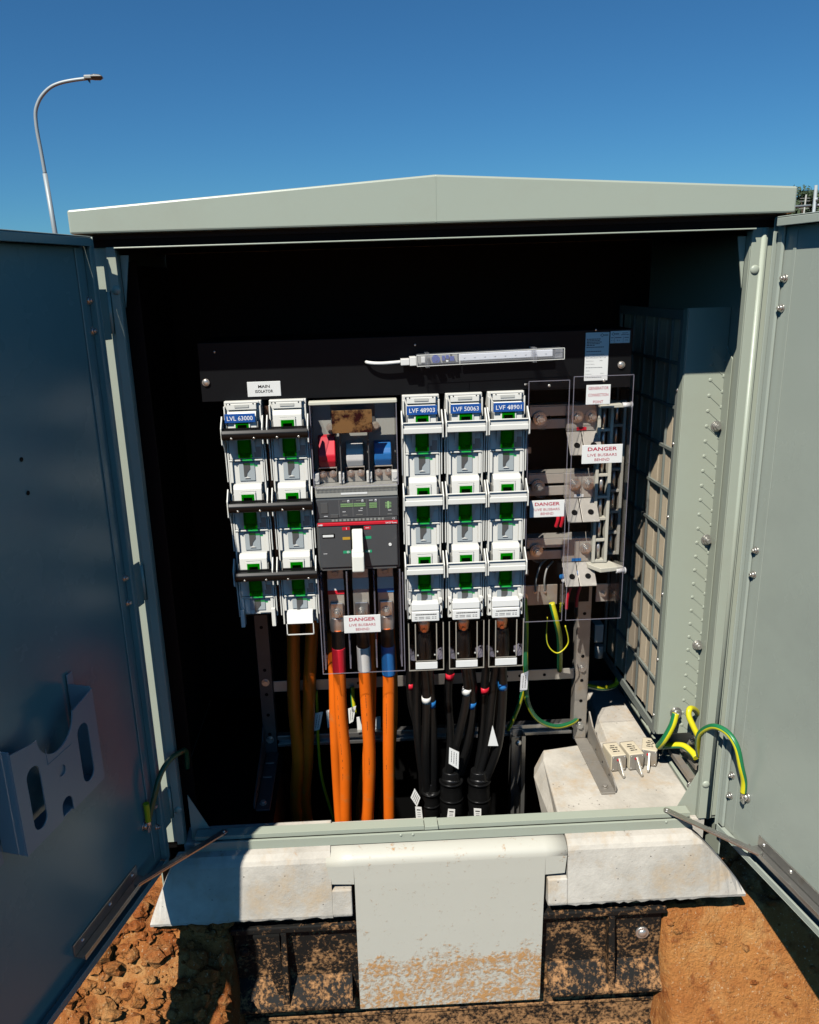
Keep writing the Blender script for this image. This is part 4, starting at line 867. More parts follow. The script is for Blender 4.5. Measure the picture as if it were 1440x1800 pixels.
for c, g in ((c1, 'main isolator fuse columns joined by black handles'), (c2, 'main isolator fuse columns joined by black handles')): c['group'] = g
blue_label(c1, 'LVL 63000', -0.4015 - 0.003, 0.9385, 0.0625, 0.0185)
# ganged black handle bars reach over both isolator columns
for k, nm in enumerate(('top', 'middle', 'lowest')):
    dz = -0.1545 * k; dx = [0, 0.001, 0.003][k]
    t = thing('handle_bar', 'black handle bar with four screws across both isolator columns, the %s of three' % nm, 'handle bar', (-0.355 + dx, 0.06, 0.905 + dz), 'black ganged handle bars')
    q = MB(); q.poly([(0.083, 0.896 + dz), (0.080, 0.902 + dz), (0.080, 0.909 + dz), (0.085, 0.916 + dz), (0.094, 0.916 + dz), (0.094, 0.896 + dz)], 'x', -0.443 + dx, -0.2665 + dx, 0.0015); part('bar', q, 'black_plastic', t)
    q = MB(); q.box(-0.4425 + dx, -0.367 + dx, 0.0945, 0.0990, 0.9155 + dz, 0.9185 + dz); q.box(-0.342 + dx, -0.267 + dx, 0.0945, 0.0990, 0.9155 + dz, 0.9185 + dz); part('back_lip', q, 'black_plastic', t)
    for x in (-0.423, -0.377, -0.330, -0.286):
        q = MB(); q.dome((x + dx, 0.0812, 0.8995 + dz), 0.0026, h=0.6, n=10); part('screw', q, 'steel', t)
cA = fuse_column(-0.0315, False, 'white outgoing fuse column with blue label LVF 48903, next to the breaker', 'cable')
cB = dup(cA, (0.0590, 0.2, 0.4575), 'white outgoing fuse column with blue label LVF 50063, middle of the three')
cC = dup(cA, (0.1475, 0.2, 0.4605), 'white outgoing fuse column with blue label LVF 48901, rightmost of the three')
cB.location = (0.0590, 0.2, 0.4555); cC.location = (0.1475, 0.2, 0.4560)
for q in [cB] + list(cB.children_recursive): OFF[q.name] = Vector(cB.location)
for q in [cC] + list(cC.children_recursive): OFF[q.name] = Vector(cC.location)
for c, s, x in ((cA, 'LVF 48903', -0.0315), (cB, 'LVF 50063', 0.0590), (cC, 'LVF 48901', 0.1475)):
    c['group'] = 'white outgoing fuse columns'; blue_label(c, s, x)
# bronze strip seen between the two isolator columns
mb = MB(); mb.box(-0.3592, -0.3505, 0.150, 0.154, 0.50, 0.955); solo('bus_strip', mb, 'brass', 'dull bronze strip standing between the two main isolator fuse columns', 'bus strip')

# ================================================================== CIRCUIT BREAKER
cb = thing('circuit_breaker', 'large charcoal circuit breaker with cream toggle and red stripe, in the middle of the board', 'circuit breaker', (-0.172, 0.2, 0.5955))
X0, X1 = -0.2615, -0.0845; xc = (X0 + X1) / 2
mb = MB(); mb.box(X0, X1, 0.108, 0.235, 0.5965, 0.7600, 0.002); part('housing', mb, 'frame_grey', cb)
mb = MB(); mb.box(X0 + 0.005, X1 - 0.005, 0.0965, 0.1078, 0.606, 0.700, 0.002); fc = part('front_cover', mb, 'dark_grey', cb)
mb = MB(); mb.box(X0 + 0.002, X1 - 0.002, 0.101, 0.1078, 0.716, 0.7585, 0.0015); tu = part('trip_unit', mb, 'dark_grey', cb)
yf = 0.1008
def pr(x0, x1, z0, z1, m, y=yf, par=tu, name='print'):
    q = MB(); q.box(x0, x1, y - 0.0003, y, z0, z1); return part(name, q, m, par)
for x in (-0.2110, -0.1820, -0.1520, -0.1255): pr(x - 0.0003, x + 0.0003, 0.7185, 0.756, 'ink_grey')
for x0, n_, r_ in ((-0.2075, 15, 2), (-0.1795, 14, 2), (-0.1465, 9, 3)):
    q = MB()
    for j in range(r_):
        for k in range(n_): xx = x0 + k * 0.0018; zz = 0.7450 - j * 0.0042; q.box(xx, xx + 0.0012, yf - 0.0008, yf, zz, zz + 0.0030)
    part('dip_switches', q, 'ink_pale_green', tu)
for x in (-0.191, -0.161, -0.133): pr(x - 0.0018, x + 0.0018, 0.7505, 0.7555, 'ink_white'); pr(x - 0.0009, x + 0.0009, 0.7515, 0.7535, 'ink_black', yf - 0.0004)
for x, z, ww in ((-0.199, 0.7535, 0.009), (-0.170, 0.7535, 0.009), (-0.143, 0.7535, 0.008), (-0.201, 0.730, 0.006), (-0.199, 0.7225, 0.010), (-0.169, 0.7225, 0.012), (-0.166, 0.7315, 0.008), (-0.163, 0.7365, 0.005), (-0.240, 0.7435, 0.006), (-0.240, 0.7375, 0.005), (-0.223, 0.7215, 0.013), (-0.104, 0.7300, 0.006), (-0.240, 0.7215, 0.008), (-0.104, 0.7215, 0.009)):
    q = MB(); a = x - ww / 2
    while a < x + ww / 2: q.box(a, a + 0.0011, yf - 0.0003, yf, z - 0.0008, z + 0.0008); a += 0.0017
    part('print', q, 'ink_white' if ww < 0.0085 else 'mid_grey', tu)
for k in range(4): pr(-0.113, -0.100, 0.7365 + k * 0.0033, 0.7378 + k * 0.0033, 'ink_pale_green')
pr(-0.1085, -0.1045, 0.734, 0.750, 'ink_pale_green', yf - 0.0004)
q = MB(); q.box(-0.2300, -0.2130, 0.0990, 0.1006, 0.7175, 0.7255, 0.0005); part('test_socket', q, 'frame_grey', tu)
q = MB(); q.box(-0.2500, -0.2350, 0.0998, 0.1006, 0.728, 0.7515, 0.0005); part('side_module', q, 'frame_grey', tu)
# table strip and stripe
mb = MB(); mb.box(X0 + 0.004, X1 - 0.004, 0.1000, 0.1078, 0.7080, 0.7152, 0.0006); tb = part('rating_strip', mb, 'frame_grey', cb)
for k in range(14):
    x = -0.228 + k * 0.0082; pr(x, x + 0.0045 if k % 3 else x + 0.0058, 0.7095, 0.7140, 'mid_grey', 0.0998, tb)
text('CE', -0.096, 0.0996, 0.7115, 0.0040, 'ink_white', tb, 0.006)
mb = MB(); mb.box(X0 + 0.003, X1 - 0.003, 0.0945, 0.1078, 0.7010, 0.7072, 0.0008); st = part('red_stripe', mb, 'stripe_red', cb)
text('ABB', -0.2525, 0.0942, 0.7040, 0.0034, 'ink_white', st, 0.010, 0.03); text('SACE Tmax', -0.1015, 0.0942, 0.7042, 0.0034, 'ink_white', st, 0.024, 0.02)
yc_ = 0.0963
def pc(x0, x1, z0, z1, m, name='print'): return pr(x0, x1, z0, z1, m, yc_, fc, name)
q = MB(); q.box(-0.1895, -0.1610, 0.0958, 0.0963, 0.610, 0.6985); part('toggle_slot', q, 'black_matt', fc)
pc(-0.2065, -0.1905, 0.6905, 0.6975, 'stripe_red'); text('I', -0.1975, 0.0957, 0.6940, 0.0045, 'ink_white', fc, 0.0010, 0.03)
pc(-0.1600, -0.1450, 0.6905, 0.6975, 'stripe_red'); text('on', -0.1530, 0.0957, 0.6940, 0.0035, 'ink_white', fc, 0.0075, 0.01)
pc(-0.2065, -0.1905, 0.6690, 0.6750, 'ink_amber'); pc(-0.1600, -0.1450, 0.6690, 0.6750, 'ink_green')
pc(-0.2065, -0.1905, 0.6380, 0.6440, 'ink_green'); text('O', -0.1960, 0.0957, 0.6410, 0.0052, 'ink_white', fc, 0.0055, 0.02)
pc(-0.1600, -0.1450, 0.6380, 0.6440, 'ink_green'); text('off', -0.1530, 0.0957, 0.6410, 0.0048, 'ink_white', fc, 0.0085, 0.01)
q = MB(); q.box(-0.2500, -0.2230, 0.0952, 0.0963, 0.6745, 0.6835, 0.0005); pw = part('label_window', q, 'black_matt', fc); q = MB(); q.box(-0.2485, -0.2255, 0.0945, 0.0951, 0.6765, 0.6815, 0.0003); part('white_tag', q, 'paper', pw)
q = MB(); q.tube([(-0.1050, 0.0963, 0.6545), (-0.1050, 0.0945, 0.6545)], [0.0036, 0.0032], 14, spline=False); part('seal_button', q, 'paper', fc)
pc(-0.2490, -0.2410, 0.6383, 0.6392, 'ink_white')
q = MB(); q.box(X0 + 0.008, X1 - 0.008, 0.1000, 0.107, 0.5990, 0.6045); part('foot_rail', q, 'frame_grey', cb)
q = MB(); q.poly([(0.095, 0.694), (0.084, 0.690), (0.076, 0.668), (0.066, 0.651), (0.062, 0.622), (0.068, 0.620), (0.074, 0.645), (0.095, 0.652)], 'x', -0.1860, -0.1630, 0.0025)
q.poly([(0.075, 0.657), (0.0600, 0.643), (0.0580, 0.6075), (0.068, 0.605), (0.078, 0.634)], 'x', -0.1880, -0.1620, 0.003); part('toggle', q, 'toggle', cb)
# light grey shoulder with ribs
mb = MB(); mb.box(X0 + 0.001, X1 - 0.001, 0.106, 0.235, 0.7602, 0.7835, 0.0015); sh = part('shoulder', mb, 'lightgrey', cb)
q = MB(); x = X0 + 0.004
while x < X1 - 0.005: q.box(x, x + 0.0012, 0.1040, 0.1058, 0.7735, 0.7815); x += 0.0028
part('ribs', q, 'lightgrey', sh)
q = MB(); q.box(-0.206, -0.150, 0.1052, 0.1058, 0.7665, 0.7705); part('paper_strip', q, 'paper', sh)
# terminal chamber above
mb = MB(); mb.box(X0, X1, 0.176, 0.234, 0.784, 0.958, 0.001); part('chamber_back', mb, 'lightgrey', cb)
for x in (-0.2035, -0.144):
    q = MB(); q.box(x - 0.0012, x + 0.0012, 0.125, 0.1755, 0.785, 0.93); part('phase_barrier', q, 'frame_grey', cb)
for x, m_, zt in ((-0.2330, 'red', 0.885), (-0.1735, 'white_tape', 0.868), (-0.1135, 'blue', 0.868)):
    q = MB(); q.poly([(0.150, 0.788), (0.146, 0.808), (0.146, 0.818), (0.150, 0.818), (0.156, 0.790)], 'x', x - 0.0200, x + 0.0200, 0.0006); q.box(x - 0.0200, x + 0.0200, 0.146, 0.1755, 0.784, 0.8165, 0.001); tp = part('terminal_pad', q, 'busbar', cb)
    for dx in (-0.010, 0.011):
        q = MB(); q.bolt((x + dx, 0.1455, 0.803), r=0.0058); part('bolt', q, 'steel', tp)
    q = MB(); q.poly([(0.1465, 0.8170), (0.1400, 0.832), (0.1400, 0.845), (0.1460, 0.856), (0.1600, zt - 0.003), (0.1755, zt), (0.1755, 0.818)], 'x', x - 0.0185, x + 0.0185, 0.0022); part('insulated_busbar', q, m_, cb)
for x in (-0.257, -0.2035, -0.144, -0.090):
    q = MB(); q.box(x - 0.006, x + 0.006, 0.128, 0.145, 0.7845, 0.8085, 0.0015); q.cyl((x, 0.1278, 0.796), (x, 0.1265, 0.796), 0.0042, 12); part('barrier_foot', q, 'white_dusty', cb)
mb = MB(); y0 = 0.100
mb.box(X0 - 0.001, X1 + 0.001, y0, y0 + 0.0018, 0.786, 0.9585); mb.box(X0 - 0.001, X0 + 0.0008, y0 + 0.002, 0.215, 0.786, 0.9585); mb.box(X1 - 0.0008, X1 + 0.001, y0 + 0.002, 0.215, 0.786, 0.9585); cv = part('clear_cover', mb, 'clear_smoke', cb)
q = MB(); q.box(X0 - 0.002, X1 + 0.002, y0 - 0.002, 0.1180, 0.9588, 0.9665, 0.0015); part('cover_top', q, 'beige', cv)
q = MB(); e = 0.0009
for x in (X0, X1): q.box(x - e, x + e, y0 - 0.0012, y0 - 0.0002, 0.786, 0.9585)
q.box(X0, X1, y0 - 0.0012, y0 - 0.0002, 0.7850, 0.7868); part('cover_edge', q, 'clear_edge', cv)
q = MB(); q.box(-0.222, -0.127, 0.1725, 0.1755, 0.893, 0.950, 0.0008); q2 = part('mounting_plate', q, 'frame_grey', cb)
q = MB(); q.box(-0.2180, -0.1345, 0.1035, 0.1050, 0.8985, 0.9460, 0.0006); part('foil_sticker', q, 'foil', cb)
for x in (-0.2235, -0.127): q = MB(); q.bolt((x, 0.1720, 0.900), r=0.0070, stud=False); part('bolt', q, 'galv', q2)

# ---- lower terminal shroud with the three feeder tails
sh = thing('terminal_shroud', 'clear plastic shroud below the breaker with a DANGER label over three busbars', 'terminal shroud', (-0.172, 0.15, 0.3575))
mb = MB(); y0, y1 = 0.086, 0.19
mb.box(-0.2640, -0.0800, y0, y0 + 0.0018, 0.3600, 0.5945); mb.box(-0.2640, -0.2622, y0 + 0.002, y1, 0.36, 0.5945); mb.box(-0.0818, -0.0800, y0 + 0.002, y1, 0.36, 0.5945); part('clear_front', mb, 'clear_smoke', sh)
q = MB(); e = 0.0009
for x in (-0.2635, -0.0805): q.box(x - e, x + e, y0 - 0.0012, y0 - 0.0002, 0.36, 0.594)
q.box(-0.264, -0.080, y0 - 0.0012, y0 - 0.0002, 0.3585, 0.3600); part('cover_edge', q, 'clear_edge', sh)
for x in (-0.2020, -0.1425, -0.258, -0.086):
    q = MB(); q.box(x - 0.0015, x + 0.0015, 0.100, 0.19, 0.362, 0.594); part('phase_barrier', q, 'clear_edge', sh)
q = MB(); q.box(-0.2120, -0.1315, y0 - 0.0035, y0 - 0.0022, 0.4570, 0.4985, 0.0006, 1); dl = part('danger_label', q, 'paper', sh)
def danger(par, cx, zt, y, w_=0.080, h_=0.0415):
    text('DANGER', cx, y, zt - h_ * 0.22, h_ * 0.20, 'ink_red', par, w_ * 0.72, 0.02); text('LIVE BUSBARS', cx, y, zt - h_ * 0.54, h_ * 0.15, 'ink_red', par, w_ * 0.72, 0.0); text('BEHIND', cx, y, zt - h_ * 0.79, h_ * 0.15, 'ink_red', par, w_ * 0.37, 0.0)
danger(dl, -0.1715, 0.4985, y0 - 0.0038)
for x, m_ in ((-0.2285, 'red'), (-0.1725, None), (-0.1165, 'blue')):
    q = MB(); q.box(x - 0.0180, x + 0.0180, 0.150, 0.156, 0.452, 0.592, 0.001); bb = part('busbar', q, 'busbar', sh)
    q = MB(); q.box(x - 0.0184, x + 0.0184, 0.1488, 0.1498, 0.533, 0.560); part('white_tape', q, 'white_tape', bb)
    if m_: q = MB(); q.box(x - 0.0185, x + 0.0185, 0.1484, 0.1494, 0.5235, 0.5330); part('colour_tape', q, m_, bb)
    q = MB(); q.bolt((x, 0.1465, 0.5755), r=0.006, stud=False); part('bolt', q, 'galv', bb)
    q = MB(); q.box(x - 0.0145, x + 0.0145, 0.143, 0.149, 0.462, 0.5040, 0.002); q.tube([(x, 0.147, 0.468), (x, 0.147, 0.452), (x, 0.147, 0.4350)], [0.0145, 0.0175, 0.0165], 18, squash=0.65); lg = part('cable_lug', q, 'steel', sh)
    q = MB(); q.bolt((x, 0.1425, 0.4800), r=0.0088); part('bolt', q, 'steel', lg)

# ================================================================== GENERATOR CONNECTION POINT (right of the columns)
gp = thing('generator_connection', 'row of three tinned busbar terminals with cream ladder insulators behind clear shields', 'busbar terminals', (0.31, 0.22, 0.54))
for k, (zc, m_) in enumerate(((0.8975, 'red'), (0.7440, 'white_tape'), (0.5905, 'blue'))):
    q = MB(); q.box(0.215, 0.372, 0.205, 0.212, zc + 0.004, zc + 0.026, 0.0008); q.box(0.215, 0.372, 0.205, 0.212, zc - 0.024, zc - 0.003, 0.0008); q.poly([(0.215, zc + 0.027), (0.372, zc + 0.027), (0.372, zc + 0.0285), (0.215, zc + 0.0285)], 'y', 0.205, 0.240); bb = part('busbar', q, 'busbar', gp)
    q = MB(); q.cyl((0.236, 0.2045, zc), (0.236, 0.196, zc), 0.0150, 22); q.bolt((0.236, 0.1955, zc), r=0.0095); part('bolt', q, 'steel', bb)
    q = MB(); q.tube([(0.236, 0.190, zc), (0.236, 0.168, zc)], 0.0195, 22, spline=False, caps=False); part('clear_collar', q, 'clear_smoke', gp)
    q = MB(); q.box(0.296, 0.366, 0.1965, 0.2040, zc - 0.030, zc + 0.028, 0.0012); tp = part('terminal_plate', q, 'busbar', gp)
    q = MB(); q.box(0.318, 0.340, 0.1955, 0.1963, zc - 0.0285, zc - 0.0215); part('colour_tape', q, m_, tp)
    for x in (0.318, 0.350):
        if k == 2 and x < 0.33: continue
        q = MB(); q.cyl((x, 0.196, zc + 0.002), (x, 0.1935, zc + 0.002), 0.0140, 20); q.bolt((x, 0.1933, zc + 0.002), r=0.0085); part('bolt', q, 'steel', tp)
    for xa, xb in ((0.296, 0.3275), (0.3295, 0.368)):
        q = MB(); q.poly([(0.196, zc - 0.0325), (0.199, zc - 0.0305), (0.160, zc - 0.0780), (0.157, zc - 0.0755)], 'x', xa, xb, 0.0006); tb = part('sloped_tab', q, 'busbar', gp)
        q = MB(); c0 = Vector(((xa + xb) / 2 + (0.002), 0.1728, zc - 0.0578)); q.cyl(c0, c0 + Vector((0, -0.0012, 0.0011)), 0.0066, 16); part('hole', q, 'black_matt', tb)
for xa, m_ in ((0.362, 'beige'), (0.4065, 'beige')):
    yb = 0.185 if xa < 0.4 else 0.235
    q = MB(); q.box(xa, xa + 0.007, yb, yb + 0.02, 0.560, 0.925, 0.001); q.box(xa + 0.028, xa + 0.035, yb, yb + 0.02, 0.560, 0.925, 0.001)
    for j in range(8): q.box(xa + 0.0071, xa + 0.0279, yb + 0.001, yb + 0.02, 0.560 + j * 0.0510, 0.566 + j * 0.0510, 0.0006)
    il = part('ladder_insulator', q, m_, gp)
    for j in range(7):
        q = MB(); q.cyl((xa + 0.0165, yb + 0.012, 0.567 + j * 0.051), (xa + 0.0165, yb + 0.012, 0.6095 + j * 0.051), 0.0048, 12); part('spacer_rod', q, 'steel', il)
q = MB(); q.poly([(0.353, 0.205), (0.405, 0.205), (0.428, 0.160), (0.372, 0.150), (0.352, 0.185)], 'z', 0.548, 0.5585, 0.0015); part('insulator_foot', q, 'beige', gp)
q = MB(); q.poly([(0.356, 0.9235), (0.405, 0.9235), (0.402, 0.9320), (0.356, 0.9290)], 'y', 0.150, 0.210, 0.001); part('insulator_head', q, 'beige', gp)
for z, x in ((0.9270, 0.411), (0.5480, 0.417)):
    q = MB(); q.cyl((x - 0.006, 0.16, z), (x + 0.012, 0.16, z), 0.0058, 14); q.cyl((x + 0.0125, 0.16, z), (x + 0.0155, 0.16, z), 0.0075, 14); part('nylon_spacer', q, 'wire_white', gp)
q = MB(); q.box(0.196, 0.292, 0.215, 0.219, 0.448, 0.4985, 0.001); ep = part('earth_plate', q, 'galv', gp)
q = MB(); q.bolt((0.2115, 0.2145, 0.470), r=0.0075); part('bolt', q, 'steel', ep)
for x in (0.239, 0.262):
    q = MB(); q.bolt((x, 0.2145, 0.482), r=0.0035); part('bolt', q, 'steel', ep)
q = MB(); q.box(0.385, 0.413, 0.215, 0.219, 0.450, 0.495, 0.001); q2 = part('end_plate', q, 'busbar', gp); q = MB(); q.bolt((0.402, 0.2145, 0.4705), r=0.006); part('bolt', q, 'steel', q2)
for z in (0.82, 0.49 + 0.035):
    q = MB(); q.box(0.206, 0.226, 0.232, 0.236, z - 0.007, z + 0.007, 0.0006); q.bolt((0.217, 0.2315, z), r=0.0042, stud=False); part('clip', q, 'galv', gp)
for pts, nm, r_ in (([(0.2400, 0.212, 0.485), (0.238, 0.205, 0.515), (0.250, 0.215, 0.548), (0.275, 0.235, 0.560)], 'grey_wire', 0.0022), ([(0.262, 0.212, 0.485), (0.258, 0.205, 0.515), (0.266, 0.215, 0.540), (0.285, 0.235, 0.550)], 'grey_wire', 0.0022)):
    q = MB(); q.tube(pts, r_, 8); part(nm, q, 'mid_grey', gp)
q = MB(); q.tube([(0.296, 0.205, 0.52), (0.318, 0.190, 0.532), (0.338, 0.185, 0.537)], 0.0065, 10); part('blue_core', q, 'blue', gp)
q = MB(); q.tube([(0.300, 0.20, 0.512), (0.318, 0.188, 0.523), (0.338, 0.183, 0.528)], 0.0055, 10); part('white_core', q, 'wire_white', gp)
for x, z in ((0.342, 0.465), (0.318, 0.46)):
    q = MB(); q.tube([(x, 0.225, z - 0.03), (x, 0.22, z), (x + 0.006, 0.218, z + 0.028)], 0.0038, 8); part('red_core', q, 'red', gp)
for x in (0.285, 0.296):
    q = MB(); q.tube([(x, 0.220, 0.640), (x + 0.003, 0.214, 0.662), (x - 0.001, 0.220, 0.684)], 0.0045, 8); part('red_core', q, 'red', gp)
def shield(x0, x1, z0, z1, label, side=None, x1b=None):
    x1b = x1 if x1b is None else x1b
    t = thing('clear_shield', label, 'clear shield', ((x0 + x1) / 2, 0.118, z0), 'clear busbar shields'); y = 0.118
    q = MB(); q.poly([(x0, z0), (x1b, z0), (x1, z1), (x0, z1)], 'y', y, y + 0.003)
    if side: q.poly([(x1 + 0.0002, z0), (x1 + 0.0022, z0), (x1 + 0.0022, z1), (x1 + 0.0002, z1)], 'y', y + 0.0035, side)
    q.box(x0 - 0.0022, x0 - 0.0002, y + 0.0035, 0.165, z0, z1)
    part('sheet', q, 'clear_smoke', t)
    q = MB(); e = 0.0007
    q.bar((x0, y - 0.0008, z0), (x0, y - 0.0008, z1), 2 * e, 0.0012, (0, 1, 0)); q.bar((x1b, y - 0.0008, z0), (x1, y - 0.0008, z1), 2 * e, 0.0012, (0, 1, 0)); q.bar((x0, y - 0.0008, z1), (x1, y - 0.0008, z1), 0.0012, 2 * e); q.bar((x0, y - 0.0008, z0), (x1b, y - 0.0008, z0), 0.0012, 2 * e)
    part('edge', q, 'clear_edge', t)
    q = MB(); q.dome(((x0 + x1) / 2, y - 0.0012, z1 - 0.010), 0.0032, h=0.6, n=10); part('screw', q, 'steel', t)
    return t
sA = shield(0.1930, 0.2780, 0.4500, 0.9900, 'narrow clear shield over the busbar links, right beside column LVF 48901')
sB = shield(0.2870, 0.4120, 0.4500, 0.9965, 'wide clear shield over the generator connection point, at the right end of the board', side=0.26)
def dlabel(par, x0, x1, z0, z1, y=0.1165):
    q = MB(); q.box(x0, x1, y - 0.0012, y, z0, z1, 0.0005, 1); o = part('danger_label', q, 'paper', par); danger(o, (x0 + x1) / 2, z1, y - 0.0015, x1 - x0, z1 - z0)
dlabel(sA, 0.2000, 0.2755, 0.6960, 0.7340); dlabel(sB, 0.3090, 0.3960, 0.8110, 0.8515)
q = MB(); q.box(0.3130, 0.3640, 0.1153, 0.1165, 0.9375, 0.9785, 0.001, 1); gl = part('generator_label', q, 'paper', sB)
for s_, z in (('GENERATOR', 0.9715), ('CONNECTION', 0.9575), ('POINT', 0.9430)): text(s_, 0.3385, 0.1150, z, 0.0062, 'ink_red', gl, 0.042 if s_ != 'POINT' else 0.021)

# ================================================================== CABINET LAMP
t = thing('inspection_lamp', 'unlit clear led strip lamp with white flex clipped across the black panel', 'strip lamp', (0.10, 0.12, 1.03))
ang = math.atan2(1.0472 - 1.0435, 0.30)
def rotY(p, c, a): dx, dz = p[0] - c[0], p[2] - c[2]; return (c[0] + dx * math.cos(a) - dz * math.sin(a), p[1], c[2] + dx * math.sin(a) + dz * math.cos(a))
q = MB(); q.box(-0.0400, 0.2600, 0.098, 0.1395, 1.0325, 1.0555, 0.004); hs = part('clear_housing', q, 'frosted', t)
q = MB(); q.box(0.048, 0.242, 0.1200, 0.1235, 1.0370, 1.0515, 0.003); pcb = part('led_board', q, 'lamp_pcb', t)
for k in range(9):
    q = MB(); q.box(0.058 + k * 0.021, 0.0605 + k * 0.021, 0.1188, 0.1199, 1.0435, 1.0455); part('led', q, 'ink_white', pcb)
q = MB(); q.box(-0.036, 0.046, 0.1230, 0.1250, 1.0350, 1.0530, 0.001); cb_ = part('circuit_board', q, 'lightgrey', t)
q = MB(); q.cyl((0.0, 0.1228, 1.0440), (0.0, 0.110, 1.0440), 0.0082, 20); q.cyl((0.0, 0.1098, 1.0440), (0.0, 0.1088, 1.0440), 0.0035, 12); part('coil', q, 'coil_blue', cb_)
for a, b, c, d_, m_ in ((0.013, 0.019, 1.040, 1.050, 'coil_blue'), (0.021, 0.027, 1.043, 1.051, 'coil_blue'), (0.029, 0.038, 1.0385, 1.048, 'coil_blue'), (0.021, 0.026, 1.037, 1.041, 'paper'), (0.030, 0.034, 1.049, 1.052, 'black_matt'), (-0.018, -0.012, 1.039, 1.046, 'black_matt'), (-0.030, -0.022, 1.038, 1.050, 'paper')):
    q = MB(); q.box(a, b, 0.114, 0.1228, c, d_, 0.0008); part('component', q, m_, cb_)
for x in (-0.0225, 0.196):
    for j in range(3):
        q = MB(); q.box(x + j * 0.003, x + j * 0.003 + 0.0016, 0.096, 0.1395, 1.0290, 1.0590, 0.0006); part('clip', q, 'frosted', t)
q = MB(); q.box(0.243, 0.2585, 0.104, 0.137, 1.0345, 1.0535, 0.0015); part('end_cap', q, 'frosted', t)
q = MB()
for z in (1.0330, 1.0552): q.box(-0.040, 0.260, 0.0972, 0.0979, z - 0.0006, z + 0.0006)
for x in (-0.0400, 0.2600, 0.047): q.box(x - 0.0006, x + 0.0006, 0.0972, 0.0979, 1.0335, 1.0548)
part('housing_edge', q, 'white_plastic', t)
q = MB(); q.box(-0.0720, -0.0540, 0.110, 0.130, 1.0350, 1.0480, 0.0012); q.box(-0.0538, -0.0402, 0.108, 0.132, 1.0335, 1.0515, 0.0012); part('plug', q, 'wire_white', t)
q = MB(); q.tube([(-0.1420, 0.139, 1.0440), (-0.139, 0.128, 1.0430), (-0.125, 0.122, 1.0412), (-0.105, 0.120, 1.0405), (-0.0715, 0.120, 1.0415)], 0.0036, 12); part('flex', q, 'wire_white', t)
q = MB(); q.cyl((-0.1420, 0.1398, 1.0440), (-0.1420, 0.1375, 1.0440), 0.0058, 16); part('grommet', q, 'black_matt', t)
for q_ in t.children_recursive:      # the lamp hangs slightly out of level
    me = q_.data; co = np.empty(len(me.vertices) * 3); me.vertices.foreach_get('co', co); co = co.reshape(-1, 3); o_ = OFF[t.name]; a = 0.016; cx, cz = 0.11 - o_.x, 1.044 - o_.z
    dx, dz = co[:, 0] - cx, co[:, 2] - cz; co[:, 0] = cx + dx * math.cos(a) - dz * math.sin(a); co[:, 2] = cz + dx * math.sin(a) + dz * math.cos(a); me.vertices.foreach_set('co', co.ravel()); me.update()

# ================================================================== CABLES
def cable(name, pts, r, m, label, cat='cable', group=None, n=16, tapes=(), squash=1.0, twist=0.0, base=None):
    """a cable as one swept mesh, with bands of tape as parts"""
    low = min(pts, key=lambda p: p[2])
    if tapes:
        t = thing(name, label, cat, low, group); q = MB(); q.tube(pts, r, n, squash=squash, twist=twist); part('sheath', q, m, t)
        rr = r if not isinstance(r, (list, tuple)) else max(r)
        for (pa, mt, k) in tapes:
            q = MB(); q.tube(pa, rr * k, 18, squash=squash); part('tape', q, mt, t)
        return t
    q = MB(); q.tube(pts, r, n, squash=squash, twist=twist)
    return solo(name, q, m, label, cat, group, base=low)
G = 'orange feeder cables'
yy_ = 0.150
ORC = []
# three lit tails below the breaker
for nm, top, rest, tape, ztape in (
    ('red', (-0.2285, 0.150, 0.440), [(-0.2305, 0.1550, 0.3137), (-0.2317, 0.1650, 0.2032), (-0.2282, 0.1800, 0.0685), (-0.2356, 0.2100, -0.1260)], 'red', None),
    ('white', (-0.1725, 0.150, 0.440), [(-0.1708, 0.1550, 0.3108), (-0.1693, 0.1650, 0.1999), (-0.1683, 0.1800, 0.0653), (-0.1789, 0.2100, -0.1293)], 'white_tape', None),
    ('blue', (-0.1165, 0.150, 0.440), [(-0.1149, 0.1550, 0.3080), (-0.1176, 0.1650, 0.1973), (-0.1208, 0.1800, 0.0627), (-0.1236, 0.2100, -0.1325)], 'blue', None)):
    end = rest[-1]; pts = [top, (top[0] + (rest[0][0] - top[0]) * 0.4, 0.152, 0.39)] + rest + [(end[0], 0.235, -0.20), (end[0], 0.25, -0.62)]
    zt = 0.330 if nm != 'blue' else 0.316
    lerp = lambda z: tuple(top[i_] + (rest[0][i_] - top[i_]) * min(1.2, (top[2] - z) / (top[2] - rest[0][2])) for i_ in range(3))
    tp = [lerp(0.392), lerp(0.37), lerp(0.35), lerp(zt)]
    bt = [lerp(0.438), lerp(0.42), lerp(0.40), lerp(0.385)]
    oc_ = cable('orange_cable', pts, 0.0148, 'orange', 'thick orange cable with %s tape at its top, hanging in the sun below the breaker' % nm, 'cable', G, 18,
          tapes=[(bt, 'sleeve', 1.02), (tp, tape, 1.07)])
    ORC.append((oc_, pts, nm))
def at_z(pts, z):
    for a, b in zip(pts[:-1], pts[1:]):
        if min(a[2], b[2]) <= z <= max(a[2], b[2]):
            u = (a[2] - z) / (a[2] - b[2]); return tuple(a[i_] + (b[i_] - a[i_]) * u for i_ in range(3))
    return pts[-1]
